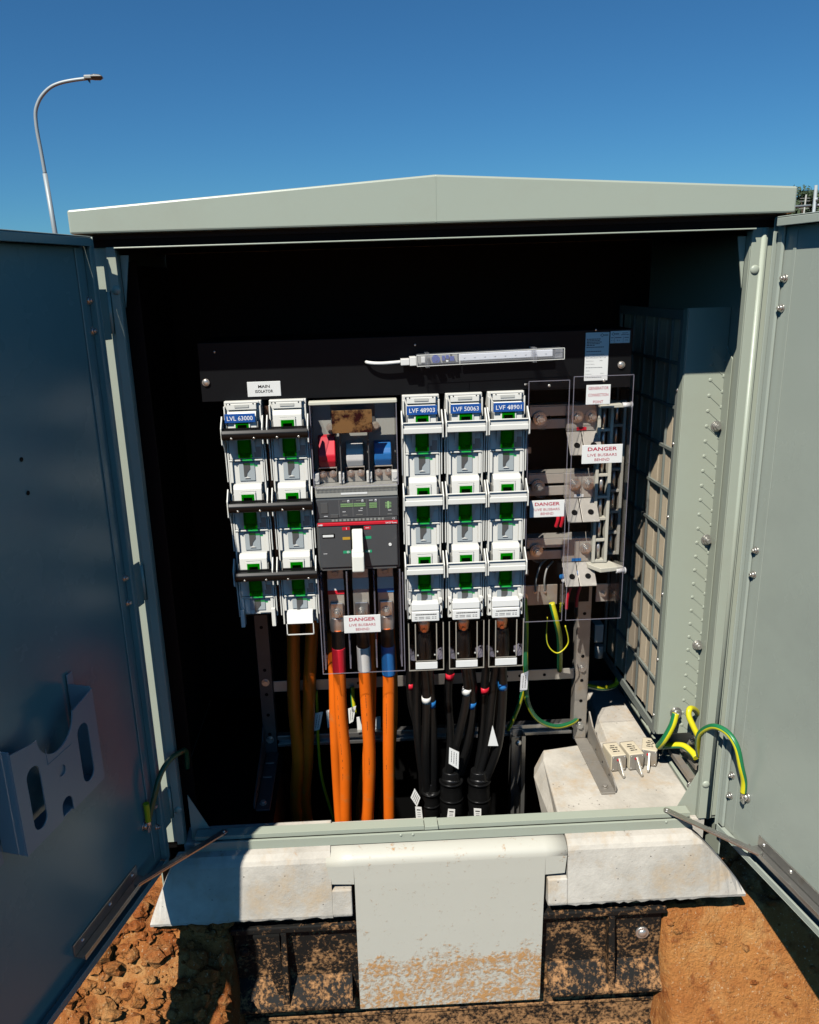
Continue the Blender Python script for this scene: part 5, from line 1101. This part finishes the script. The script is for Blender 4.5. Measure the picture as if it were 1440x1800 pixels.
def sheath_print(root, pts, r, x_off, seed):
    rr = random.Random(seed); pts = [Vector(p) for p in pts]; z_ = 0.27; q = MB()
    while z_ > 0.01:
        d_ = rr.uniform(0.0025, 0.008)
        a_ = Vector(at_z(pts, z_)); b_ = Vector(at_z(pts, z_ - d_))
        f_ = math.sqrt(max(0, r * r - x_off * x_off)) + 0.0002; o_ = Vector((x_off, -f_, 0)); q.bar(a_ + o_, b_ + o_, 0.0011, 0.0004, (0, 1, 0)); z_ -= d_ + rr.choice([0.0012, 0.0015, 0.002, 0.016])
    o = part('print', q, 'brass', root); o['kind'] = 'stuff'
for oc_, pts_, nm_ in ORC: sheath_print(oc_, pts_, 0.0148, {'red': -0.006, 'white': -0.001, 'blue': -0.007}[nm_], len(nm_))
cable('orange_cable', [(-0.2420, 0.178, 0.42), (-0.2444, 0.1800, 0.2862), (-0.2497, 0.1950, 0.1236), (-0.2514, 0.2350, -0.1443), (-0.245, 0.26, -0.62)], 0.0135, 'orange', 'orange cable running tight behind the red-taped one', 'cable', G)
cable('orange_cable', [(-0.150, 0.19, 0.42), (-0.1579, 0.1950, 0.2738), (-0.1676, 0.2150, 0.1067), (-0.2002, 0.2500, -0.1587), (-0.215, 0.27, -0.62)], 0.0135, 'orange', 'orange cable swinging left behind the white-taped one', 'cable', G)
cable('orange_cable', [(-0.11, 0.20, 0.42), (-0.1057, 0.2050, 0.2659), (-0.1122, 0.2250, 0.0975), (-0.1420, 0.2600, -0.1698), (-0.165, 0.28, -0.62)], 0.0130, 'orange', 'orange cable swinging left behind the blue-taped one', 'cable', G)
cable('orange_cable', [(-0.335, 0.27, 0.50), (-0.3480, 0.2800, 0.3005), (-0.3549, 0.2850, 0.1711), (-0.3543, 0.2900, 0.0191), (-0.3674, 0.3000, -0.1874), (-0.31, 0.31, -0.62)], 0.0165, 'orange', 'shaded orange cable with one sunlit patch, leftmost of the cables', 'cable', G)
cable('orange_cable', [(-0.285, 0.29, 0.50), (-0.3069, 0.2950, 0.2910), (-0.3188, 0.3000, 0.1606), (-0.3321, 0.3050, 0.0080), (-0.3445, 0.3150, -0.2003), (-0.29, 0.32, -0.62)], 0.0165, 'orange', 'shaded orange cable second from the left, beside the one with the sunlit patch', 'cable', G)
# black outgoing cores: three sets of four, each set joining a sleeve
GB = 'black outgoing cable cores'
def band(c, w_, h_, m, par, y):
    pass
sets = [
 ('LVF 48903', [[(-0.046, 0.155, 0.37), (-0.0485, 0.1800, 0.2538), (-0.0475, 0.1900, 0.1160), (-0.0296, 0.2200, -0.0688)], [(-0.036, 0.150, 0.37), (-0.0277, 0.1550, 0.2440), (-0.0314, 0.1700, 0.0963), (-0.0254, 0.2000, -0.0546)], [(-0.024, 0.152, 0.37), (-0.0160, 0.1650, 0.2378), (-0.0111, 0.1800, 0.0887), (-0.0110, 0.2000, -0.0554)], [(-0.060, 0.185, 0.37), (-0.0626, 0.2000, 0.2296), (-0.0413, 0.2200, 0.0969), (-0.0340, 0.2400, -0.0830)]], (-0.0180, 0.2000, -0.0417), (-0.0169, 0.2100, -0.1301), 0.0205),
 ('LVF 50063', [[(0.040, 0.19, 0.37), (0.0310, 0.2200, 0.2278), (0.0357, 0.2200, 0.0928), (0.0250, 0.2100, -0.0229)], [(0.055, 0.150, 0.37), (0.0697, 0.1550, 0.2766), (0.0566, 0.1600, 0.1759), (0.0214, 0.1900, -0.0087)], [(0.065, 0.150, 0.37), (0.0820, 0.1650, 0.2328), (0.0702, 0.1800, 0.1003), (0.0386, 0.1900, -0.0096)], [(0.070, 0.165, 0.37), (0.0883, 0.1900, 0.2414), (0.0786, 0.2000, 0.0871), (0.0496, 0.2100, -0.0242)]], (0.0329, 0.1900, -0.0044), (0.0362, 0.2000, -0.1255), 0.0262),
 ('LVF 48901', [[(0.125, 0.185, 0.37), (0.1149, 0.2000, 0.2191), (0.1106, 0.2050, 0.0822), (0.0965, 0.2050, -0.0233)], [(0.140, 0.150, 0.37), (0.1319, 0.1700, 0.2427), (0.1215, 0.1850, 0.0943), (0.0971, 0.1900, -0.0129)], [(0.150, 0.150, 0.37), (0.1538, 0.1550, 0.2424), (0.1469, 0.1700, 0.1026), (0.1172, 0.1900, -0.0140)], [(0.160, 0.165, 0.37), (0.1479, 0.1900, 0.2231), (0.1382, 0.2000, 0.0839), (0.1118, 0.2100, -0.0277)]], (0.1029, 0.1900, -0.0083), (0.1062, 0.2000, -0.1296), 0.0255)]
BANDS = {0: [(0, None), (1, ('white_tape', 1250)), (2, ('blue', 1264)), (3, ('red', 1224))], }
names = ['plain black core at the back', 'black core with white tape', 'black core with blue tape', 'black core with red tape']
tz = [[None, 0.245, 0.228, 0.262], [0.275, 0.262, 0.220, None], [0.240, None, 0.272, None]]
tm = [[None, 'white_tape', 'blue', 'red'], ['red', 'white_tape', 'blue', None], ['red', None, 'blue', None]]
for si, (col_, cores, sa, sb, sr) in enumerate(sets):
    full_ = {0: 'LVF 48903, the column nearest the breaker', 1: 'LVF 50063, the middle column', 2: 'LVF 48901, the column nearest the shields'}[si]
    for ci, pts in enumerate(cores):
        z_ = tz[si][ci]; m_ = tm[si][ci]; tapes = []
        nmz = {'white_tape': 'white', 'blue': 'blue', 'red': 'red', None: 'no'}[m_]
        lab = 'thin black cable core with %s tape, %s' % (nmz, {0: 'left set, under the column nearest the breaker', 1: 'middle set, under the middle white column', 2: 'right set, under the column nearest the shields'}[si])
        if m_ is None: lab = 'thin plain black core without tape, %s' % {(0, 0): 'leftmost of the left set', (1, 3): 'at the back of the middle set', (2, 1): 'in front in the right set', (2, 3): 'at the back of the right set'}[(si, ci)]
        if z_: tapes = [([at_z(pts, z_ + 0.008), at_z(pts, z_ - 0.008)], m_, 1.09)]
        cable('cable_core', pts, 0.0102, 'cable_black', lab, 'cable core', GB, 12, tapes=tapes)
    t = thing('cable_sleeve', {0: 'slimmest black heat-shrink sleeve, left one, behind the diamond-turned tag', 1: 'fat black heat-shrink sleeve in the middle, under the large printed tag', 2: 'fat black heat-shrink sleeve on the right, under the triangular tag'}[si], 'cable sleeve', (sb[0], sb[1], -0.62), 'black heat-shrink sleeves')
    A = Vector(sa); B = Vector(sb); q = MB()
    q.tube([A + Vector((0, 0, 0.03)), A + Vector((0, 0, 0.004)), A, A.lerp(B, 0.15), A.lerp(B, 0.55), B, B + Vector((0, 0.02, -0.1)), (sb[0], sb[1] + 0.05, -0.62)], [sr * 0.80, sr * 0.92, sr * 1.12, sr * 1.04, sr * 1.12, sr * 1.0, sr * 0.9, sr * 0.85], 22, squash=0.9); part('sleeve', q, 'sleeve', t)
    for k_ in (0.0, 0.42, 0.9):
        c0 = A.lerp(B, k_); q = MB(); q.tube([c0 + Vector((0, 0, 0.003)), c0 - Vector((0, 0, 0.003))], [sr * 1.16] * 2, 22, spline=False, squash=0.92); part('sleeve_rim', q, 'black_plastic', t)
# earth cables
GE = 'green and yellow earth cables'
cable('earth_cable', [(0.2115, 0.205, 0.470), (0.2136, 0.1900, 0.4072), (0.2137, 0.1900, 0.3334), (0.2187, 0.2000, 0.2524), (0.2262, 0.2100, 0.1923), (0.2585, 0.2400, 0.1271), (0.3104, 0.2700, 0.0851), (0.3630, 0.3100, 0.0665), (0.4000, 0.3600, 0.0518)], 0.0062, 'ycable', 'green and yellow earth cable looping from the earth plate to the right leg', 'earth cable', GE, twist=1.2)
cable('earth_cable', [(0.2196, 0.2100, 0.2470), (0.2121, 0.2300, 0.1864), (0.2019, 0.2600, 0.1213), (0.1937, 0.2900, 0.0707)], 0.0058, 'ycable', 'short green and yellow earth cable slanting down to the strut post', 'earth cable', GE)
cable('earth_cable', [(0.2755, 0.2000, 0.4581), (0.2877, 0.2000, 0.4110), (0.3081, 0.2400, 0.3425), (0.3348, 0.3300, 0.2130)], 0.0070, 'ycable', 'thick yellow and green earth cable dropping to the cross bar', 'earth cable', GE)
cable('earth_cable', [(0.2731, 0.2300, 0.4088), (0.2774, 0.2400, 0.3363), (0.3035, 0.2400, 0.3075), (0.3294, 0.2400, 0.3338), (0.3181, 0.2300, 0.3843)], 0.0016, 'ycable', 'very thin green earth wire hanging in a loop under the shield', 'earth cable', GE)
cable('earth_cable', [(0.4331, 0.4200, 0.1149), (0.4909, 0.4500, 0.0869), (0.5327, 0.4700, 0.0846), (0.5417, 0.4800, 0.1002)], 0.0070, 'ycable', 'yellow earth cable behind the right leg at the foot of the vent', 'earth cable', GE)
cable('earth_cable', [(0.5735, 0.1550, 0.1768), (0.5653, 0.1500, 0.1477), (0.5506, 0.1550, 0.1064), (0.5462, 0.1750, 0.0749)], 0.0085, 'ycable', 'yellow and green earth cable from the flange stud down behind the ceramic fuses', 'earth cable', GE)
cable('earth_cable', [(0.5538, 0.2000, 0.0585), (0.5768, 0.1900, 0.0653), (0.6014, 0.1650, 0.0800), (0.6123, 0.1400, 0.0796), (0.6168, 0.1200, 0.0752)], 0.0080, 'ycable', 'yellow and green earth cable lying low behind the right post', 'earth cable', GE)
cable('earth_cable', [(0.6406, 0.1650, 0.1551), (0.6131, 0.1400, 0.1927), (0.5912, 0.1200, 0.2085), (0.5853, 0.1100, 0.1966), (0.5922, 0.1000, 0.1766), (0.6034, 0.0900, 0.1520)], 0.0068, 'ycable', 'green earth cable curling out behind the right post', 'earth cable', GE)
e_ = DR[3](0.0815, 0.005, 0.112)
cable('earth_cable', [(0.5944, 0.0600, 0.1219), (0.5798, 0.0400, 0.1654), (0.5720, 0.0150, 0.2105), (0.5816, -0.0200, 0.2470), (0.5975, -0.0500, 0.2506), (0.6084, -0.0750, 0.2315), (0.6175, -0.0850, 0.1881), (e_.x - 0.001, e_.y, e_.z + 0.040), (e_.x, e_.y, e_.z + 0.012)], 0.0066, 'ycable', 'green and yellow earth cable arching from the right post to the right door', 'earth cable', GE, twist=0.9)
e_ = DL[3](0.0815, 0.005, 0.112)
cable('earth_cable', [(-0.5789, 0.0500, 0.1594), (-0.5721, 0.0300, 0.2129), (-0.5751, 0.0000, 0.2325), (-0.5927, -0.0300, 0.2336), (-0.6081, -0.0550, 0.2154), (-0.6189, -0.0700, 0.1810), (e_.x, e_.y, e_.z + 0.012)], 0.0058, 'green_sheath', 'shaded dark green earth cable arching from the left post to the left door', 'earth cable', GE, tapes=[([(e_.x - 0.0005, e_.y - 0.0003, e_.z + 0.055), (e_.x, e_.y, e_.z + 0.035), (e_.x, e_.y, e_.z + 0.012)], 'yellow_sleeve', 1.12)])
for e_, lb in ((DR[3](0.0815, 0.005, 0.112), 'right'), (DL[3](0.0815, 0.005, 0.112), 'left')):
    q = MB(); q.cyl(e_ + Vector((0, 0, 0.016)), e_ + Vector((0, 0, -0.002)), 0.0050, 12); q.bar(e_ + Vector((0, 0, 0.0)), e_ + Vector((0, 0, -0.012)), 0.012, 0.0035, (1, 0, 0)); solo('cable_lug', q, 'steel', 'crimped lug ending the arched earth cable on the %s door' % lb, 'cable lug', 'earth cable lugs')
q = MB(); q.bolt((0.5794, 0.1690, 0.1714), r=0.0105); solo('earth_stud', q, 'steel', 'large hex nut stud fixing the earth cable at the foot of the right flange', 'earth stud')
for p_, d_ in (((-0.1981, 0.3400, 0.1847), (-0.1958, 0.3400, 0.1314)), ((-0.2948, 0.3400, 0.1780), (-0.2885, 0.3400, 0.1278))):
    pass
cable('earth_cable', [(-0.2070, 0.3400, 0.1852), (-0.2057, 0.3350, 0.1431), (-0.2025, 0.3300, 0.1124)], 0.0058, 'ycable', 'short sunlit yellow and green cable hanging from the cross bar behind the orange cables', 'earth cable', GE)
cable('earth_cable', [(-0.3007, 0.3400, 0.1783), (-0.3039, 0.3400, 0.0354), (-0.2996, 0.3400, -0.0869), (-0.2718, 0.3300, -0.2160)], 0.0045, 'ycable', 'thin shaded earth cable trailing down between the orange cables', 'earth cable', GE)
# cable tags
def tag_(pts, label, lines=3, m='paper', group='white cable tags', hole=True, bend=0.0):
    """a thin tag from four corner points"""
    P = [Vector(p) for p in pts]; nrm = (P[1] - P[0]).cross(P[-1] - P[0]).normalized()
    if nrm.y > 0: nrm = -nrm
    q = MB(); bm = q.bm; A = [bm.verts.new(p + nrm * 0.0006) for p in P]; B = [bm.verts.new(p - nrm * 0.0006) for p in P]
    fs = [bm.faces.new(A), bm.faces.new(B[::-1])]
    for k in range(len(P)): fs.append(bm.faces.new((A[k], B[k], B[(k + 1) % len(P)], A[(k + 1) % len(P)])))
    bmesh.ops.recalc_face_normals(bm, faces=fs)
    base = sum(P, Vector()) / len(P); t = thing('cable_tag', label, 'cable tag', base, group); part('card', q, m, t)
    if len(P) == 4 and lines:
        for k in range(lines):
            u = (k + 1) / (lines + 1); a = P[0].lerp(P[1], u); b = P[3].lerp(P[2], u); q = MB(); rr = random.Random(k + int(abs(base.x) * 1000)); v = 0.14
            while v < 0.84:
                dv = rr.uniform(0.03, 0.09); q.bar(a.lerp(b, v) + nrm * 0.0008, a.lerp(b, min(v + dv, 0.86)) + nrm * 0.0008, 0.0014, 0.0003, nrm); v += dv + 0.03
            part('print', q, 'ink_black', t)
    return t
tag_([(0.0248, 0.1500, 0.1156), (0.0482, 0.1500, 0.1018), (0.0466, 0.1500, 0.0546), (0.0231, 0.1500, 0.0717)], 'large white printed tag tied on the cores below LVF 50063')
tag_([(-0.0598, 0.1700, -0.0081), (-0.0462, 0.1700, -0.0350), (-0.0552, 0.1700, -0.0608), (-0.0702, 0.1700, -0.0336)], 'diamond-turned striped tag beside the cores below LVF 48903', 4, 'paper')
for (x, yq), lab in (((734, 1418), 'small white tag low on the left black sleeve, under the diamond-turned tag'), ((793, 1422), 'small white tag low on the middle of the three black sleeves'), ((840, 1421), 'small white tag low on the right of the three black sleeves')):
    pts = {734: [(-0.0607, 0.1500, -0.0457), (-0.0453, 0.1500, -0.0482), (-0.0418, 0.1500, -0.0912), (-0.0587, 0.1500, -0.0918)], 793: [(0.0207, 0.1500, -0.0569), (0.0376, 0.1500, -0.0595), (0.0360, 0.1500, -0.0957), (0.0162, 0.1500, -0.0945)], 840: [(0.0842, 0.1500, -0.0589), (0.1025, 0.1500, -0.0616), (0.1027, 0.1500, -0.0995), (0.0856, 0.1500, -0.0985)]}[x]
    t = tag_(pts, lab, 0); P = [Vector(p) for p in pts]; a = P[0].lerp(P[3], 0.18); b = P[1].lerp(P[2], 0.18)
    q = MB(); q.bar(a.lerp(b, 0.2) + Vector((0, -0.0009, 0)), a.lerp(b, 0.8) + Vector((0, -0.0009, 0)), 0.0028, 0.0004, (0, 1, 0)); part('tie_slot', q, 'ink_black', t)
    for k in range(4):
        a = P[0].lerp(P[3], 0.36 + 0.13 * k); b = P[1].lerp(P[2], 0.36 + 0.13 * k); q = MB(); q.bar(a.lerp(b, 0.25) + Vector((0, -0.0009, 0)), a.lerp(b, 0.75) + Vector((0, -0.0009, 0)), 0.0014, 0.0004, (0, 1, 0)); part('print', q, 'ink_grey', t)
tag_([(0.1299, 0.1550, 0.1674), (0.1442, 0.1550, 0.1107), (0.1193, 0.1550, 0.1120)], 'sunlit triangle of a tag below LVF 48901', 0)
tag_([(0.2026, 0.1850, 0.2840), (0.2203, 0.1850, 0.2907), (0.2185, 0.1850, 0.2422), (0.2007, 0.1850, 0.2370)], 'shaded white tag wrapped on the earth cable left of the right leg', 2)
tag_([(-0.2191, 0.3100, 0.1399), (-0.1982, 0.3100, 0.1471), (-0.2074, 0.3100, 0.1028), (-0.2180, 0.3100, 0.0967)], 'sunlit printed tag between the red-taped and white-taped cables', 2)
tag_([(-0.2766, 0.3100, 0.1363), (-0.2541, 0.3100, 0.1450), (-0.2565, 0.3100, 0.0954), (-0.2747, 0.3100, 0.0863)], 'printed tag half hidden behind the red-taped orange cable', 2)
tag_([(-0.3048, 0.3100, 0.1311), (-0.2840, 0.3100, 0.1350), (-0.2955, 0.3100, 0.0840), (-0.3136, 0.3100, 0.0783)], 'shaded printed tag just right of the second orange cable', 2)
for pts in ([(-0.1992, 0.3650, 0.0815), (-0.1838, 0.3650, 0.0841), (-0.1859, 0.3650, 0.0308), (-0.1982, 0.3650, 0.0280)], [(-0.1566, 0.3650, 0.0793), (-0.1352, 0.3650, 0.0816), (-0.1352, 0.3650, 0.0316), (-0.1554, 0.3650, 0.0257)]):
    tag_(pts, 'blank white plate on the strut %s the white-taped cable' % ('left of' if pts[0][0] < -0.165 else 'right of'), 0, 'paper', 'blank white plates on the strut')
# grey junction box behind the right leg
t = thing('junction_box', 'small grey box with a cable gland behind the right leg', 'junction box', (0.4610, 0.4000, 0.2010))
q = MB(); a = Vector((0.4448, 0.4000, 0.2521)); b = Vector((0.4685, 0.4000, 0.3040)); q.box(a.x, b.x, 0.40, 0.44, a.z, b.z, 0.002); part('box', q, 'lightgrey', t)
q = MB(); c = Vector((0.4639, 0.4200, 0.2350)); q.cyl(c, c + Vector((0, 0, -0.035)), 0.012, 14); part('gland', q, 'mid_grey', t)

# ================================================================== LOOSE FUSES on the right concrete block
def hrc_fuse(x, y, a, label, hgt=0.036):
    t = thing('ceramic_fuse', label, 'fuse', (0, 0, 0), 'spare ceramic fuses lying on the concrete')
    w_, l_ = 0.0385, 0.058; z0 = 0.0005; hh = 0.044
    q = MB(); q.box(-w_ / 2, w_ / 2, -l_ / 2, l_ / 2, z0, hh, 0.003); bd = part('ceramic_body', q, 'ceramic', t)
    q = MB(); q.box(-w_ / 2 + 0.001, w_ / 2 - 0.001, -l_ / 2 - 0.0022, -l_ / 2 - 0.0002, z0 + 0.0005, hh - 0.001, 0.0015); q1 = part('end_plate', q, 'galv', t)
    q = MB(); q.box(-w_ / 2 + 0.001, w_ / 2 - 0.001, l_ / 2 + 0.0002, l_ / 2 + 0.0022, z0 + 0.0005, hh - 0.001, 0.0015); part('end_plate', q, 'galv', t)
    for s in (-1, 1):
        for zz in (z0 + 0.005, hh - 0.005):
            q = MB(); q.dome((s * (w_ / 2 - 0.005), -l_ / 2 - 0.0022, zz), 0.0022, h=0.5, n=8); part('screw', q, 'steel', q1)
    for s in (-1, 1):
        yb = s * (l_ / 2 + 0.0024); ye = s * (l_ / 2 + 0.034)
        q = MB(); q.poly([(yb, z0 + 0.003), (yb, hh - 0.006), (ye - s * 0.006, 0.014), (ye, 0.008), (ye, 0.001), (ye - s * 0.008, 0.001)], 'x', -0.0026, 0.0026, 0.0008); part('blade_contact', q, 'busbar', t)
    q = MB(); q.cyl((-0.0035, -l_ / 2 - 0.0024, hh - 0.0115), (-0.0035, -l_ / 2 - 0.0032, hh - 0.0115), 0.0032, 14); q.mi = 0; part('red_indicator', q, 'red', q1)
    q = MB()
    for k, ww in enumerate((0.012, 0.020, 0.014, 0.017)):
        yk = 0.012 - k * 0.0085; q.box(-ww / 2, -ww / 2 + ww * 0.6, yk, yk + 0.0035, hh + 0.0001, hh + 0.0004); q.box(-ww / 2 + ww * 0.7, ww / 2, yk, yk + 0.0035, hh + 0.0001, hh + 0.0004)
    part('print', q, 'ink_black', bd)
    t.location = (x, y, 0.0); t.rotation_euler = (0, 0, a)
    for q in [t] + list(t.children_recursive): OFF[q.name] = Vector((0, 0, 0))
    return t
hrc_fuse(0.452, 0.220, 0.10, 'ceramic blade fuse lying against the right foot bracket, leftmost of the three')
hrc_fuse(0.497, 0.222, 0.12, 'ceramic blade fuse in the middle of the three on the concrete')
hrc_fuse(0.548, 0.234, -0.38, 'ceramic blade fuse turned askew nearest the earth cable, rightmost of the three')

# white inner edge of the cover plate behind the sill
mb = MB(); mb.box(-0.268, 0.262, 0.011, 0.040, -0.001, 0.003, 0.0008); mb.box(-0.260, -0.05, 0.0405, 0.043, -0.03, 0.003)
solo('inner_ledge', mb, 'coverplate', 'cream ledge of sheet metal along the back of the sill', 'ledge')

# ================================================================== OUTSIDE: street lamp and things beyond the right of the roof
t = thing('street_lamp', 'tall galvanised street lamp with curved arm rising behind the left door', 'street lamp', (-8.10, 22.0, -0.35))
b0 = Vector((-8.10, 22.0, -0.35))
P1 = [(-8.10, 22, -0.35), (-8.4007, 22.0000, 2.8289), (-8.4560, 22.0000, 4.3700)]
q = MB(); q.tube(P1, [0.10, 0.066, 0.062], 16, spline=False); part('lower_pole', q, 'pole', t)
P2 = [(-8.4520, 22.0000, 4.3555), (-8.4787, 22.0000, 4.9416), (-8.5073, 22.0000, 5.4630), (-8.4867, 22.0000, 5.8520), (-8.3992, 22.0000, 6.0845), (-8.2492, 22.0000, 6.2868), (-8.0125, 22.0000, 6.4725), (-7.7437, 22.0000, 6.5752), (-7.3917, 22.0000, 6.6351), (-7.0286, 22.0000, 6.6676)]
q = MB(); q.tube(P2, [0.050] + [0.048] * 5 + [0.045] * 4, 14); part('curved_arm', q, 'pole', t)
a = Vector((-7.0733, 22.0000, 6.6686)); q = MB()
q.box(a.x, a.x + 0.20, 21.90, 22.10, a.z - 0.02, a.z + 0.07, 0.02); q.poly([(a.x + 0.18, a.z + 0.055), (a.x + 0.44, a.z + 0.050), (a.x + 0.48, a.z + 0.02), (a.x + 0.18, a.z + 0.02)], 'y', 21.88, 22.12, 0.01); hd = part('lamp_head', q, 'lightgrey', t)
q = MB(); q.tube([(a.x + 0.16, 22, a.z + 0.025), (a.x + 0.26, 22, a.z + 0.03), (a.x + 0.40, 22, a.z + 0.02), (a.x + 0.47, 22, a.z + 0.012)], [0.04, 0.055, 0.05, 0.02], 14, squash=1.6); part('lens', q, 'frame_grey', hd)
q = MB(); q.poly([(a.x + 0.05, a.z - 0.021), (a.x + 0.14, a.z - 0.021), (a.x + 0.13, a.z - 0.12)], 'y', 21.98, 22.02); part('photocell', q, 'dark_grey', hd)
# pipe post and rail of a barrier
t = thing('pipe_barrier', 'galvanised pipe post and rail standing beyond the right end of the roof', 'pipe barrier', (4.75, 7.0, -0.35))
q = MB(); q.cyl((4.604, 7.0, 2.03), (4.66, 7.0, -0.35), 0.016); part('post', q, 'pole', t)
q = MB(); q.cyl((4.616, 7.0, 1.91), (4.619, 7.0, 1.875), 0.020); part('coupler', q, 'pole', t)
q = MB(); q.cyl((3.0, 7.03, 1.78), (4.585, 7.03, 1.838), 0.012); q.cyl((4.65, 7.03, 1.84), (5.6, 7.03, 1.87), 0.012); part('rail', q, 'pole', t)
# far aerial mast and tree
t = thing('aerial_mast', 'small pale aerial mast with crossarms in front of the far dark tree', 'mast', (25.30, 40.0, -1.0))
q = MB(); q.cyl((22.62, 40.0, 4.85), (22.5, 40.0, -1.0), 0.036, 10); part('mast_pole', q, 'lightgrey', t)
for z, l_ in ((4.55, 0.26), (4.68, 0.24), (4.2, 0.26)):
    q = MB(); q.bar((22.58 - l_, 40.0, z), (22.58 + l_, 40.0, z), 0.025, 0.025); part('crossarm', q, 'lightgrey', t)
t.location = (22.5, 40.0, -1.0)
for ch in t.children: 
    ch.location = Vector((25.30 - 22.5, 0, 0))
def tree(x, y, h, r, label, seed):
    t = thing('tree', label, 'tree', (x, y, -1.0), 'dark trees beyond the roof'); rr = random.Random(seed)
    q = MB(); q.tube([(x, y, -1.0), (x + 0.1, y, h * 0.4), (x, y, h * 0.75)], [0.22, 0.15, 0.06], 10)
    for k in range(6):
        a_ = rr.uniform(0, 6.28); q.tube([(x, y, h * rr.uniform(0.3, 0.6)), (x + math.cos(a_) * r * 0.7, y + math.sin(a_) * r * 0.7, h * rr.uniform(0.6, 0.9))], [0.08, 0.02], 6, spline=False)
    part('trunk', q, 'bark', t)
    q = MB(); bm = q.bm; cl = [(Vector((x + rr.gauss(0, r * 0.42), y + rr.gauss(0, r * 0.42), h * rr.uniform(0.35, 0.92))), r * rr.uniform(0.22, 0.45)) for _ in range(34)]
    for c, cr_ in cl:
        for _ in range(170):
            d_ = Vector((rr.gauss(0, 1), rr.gauss(0, 1), rr.gauss(0, 0.8))).normalized() * cr_ * rr.uniform(0.5, 1.05); p = c + d_; s_ = rr.uniform(0.07, 0.16); u = Vector((rr.gauss(0, 1), rr.gauss(0, 1), rr.gauss(0, 1))).normalized() * s_; v = u.orthogonal().normalized() * s_ * 0.7
            q.quad(p - u, p - v, p + u, p + v)
    o = part('crown', q, 'leaf', t); o['kind'] = 'stuff'
tree(25.5, 45.0, 5.75, 1.5, 'dark rounded tree showing just past the right end of the roof', 5)
tree(28.3, 47.0, 5.6, 2.0, 'broad dark tree at the right edge of the photo', 8)
tree(23.6, 46.0, 4.9, 1.6, 'low dark tree mostly hidden by the right end of the roof', 11)
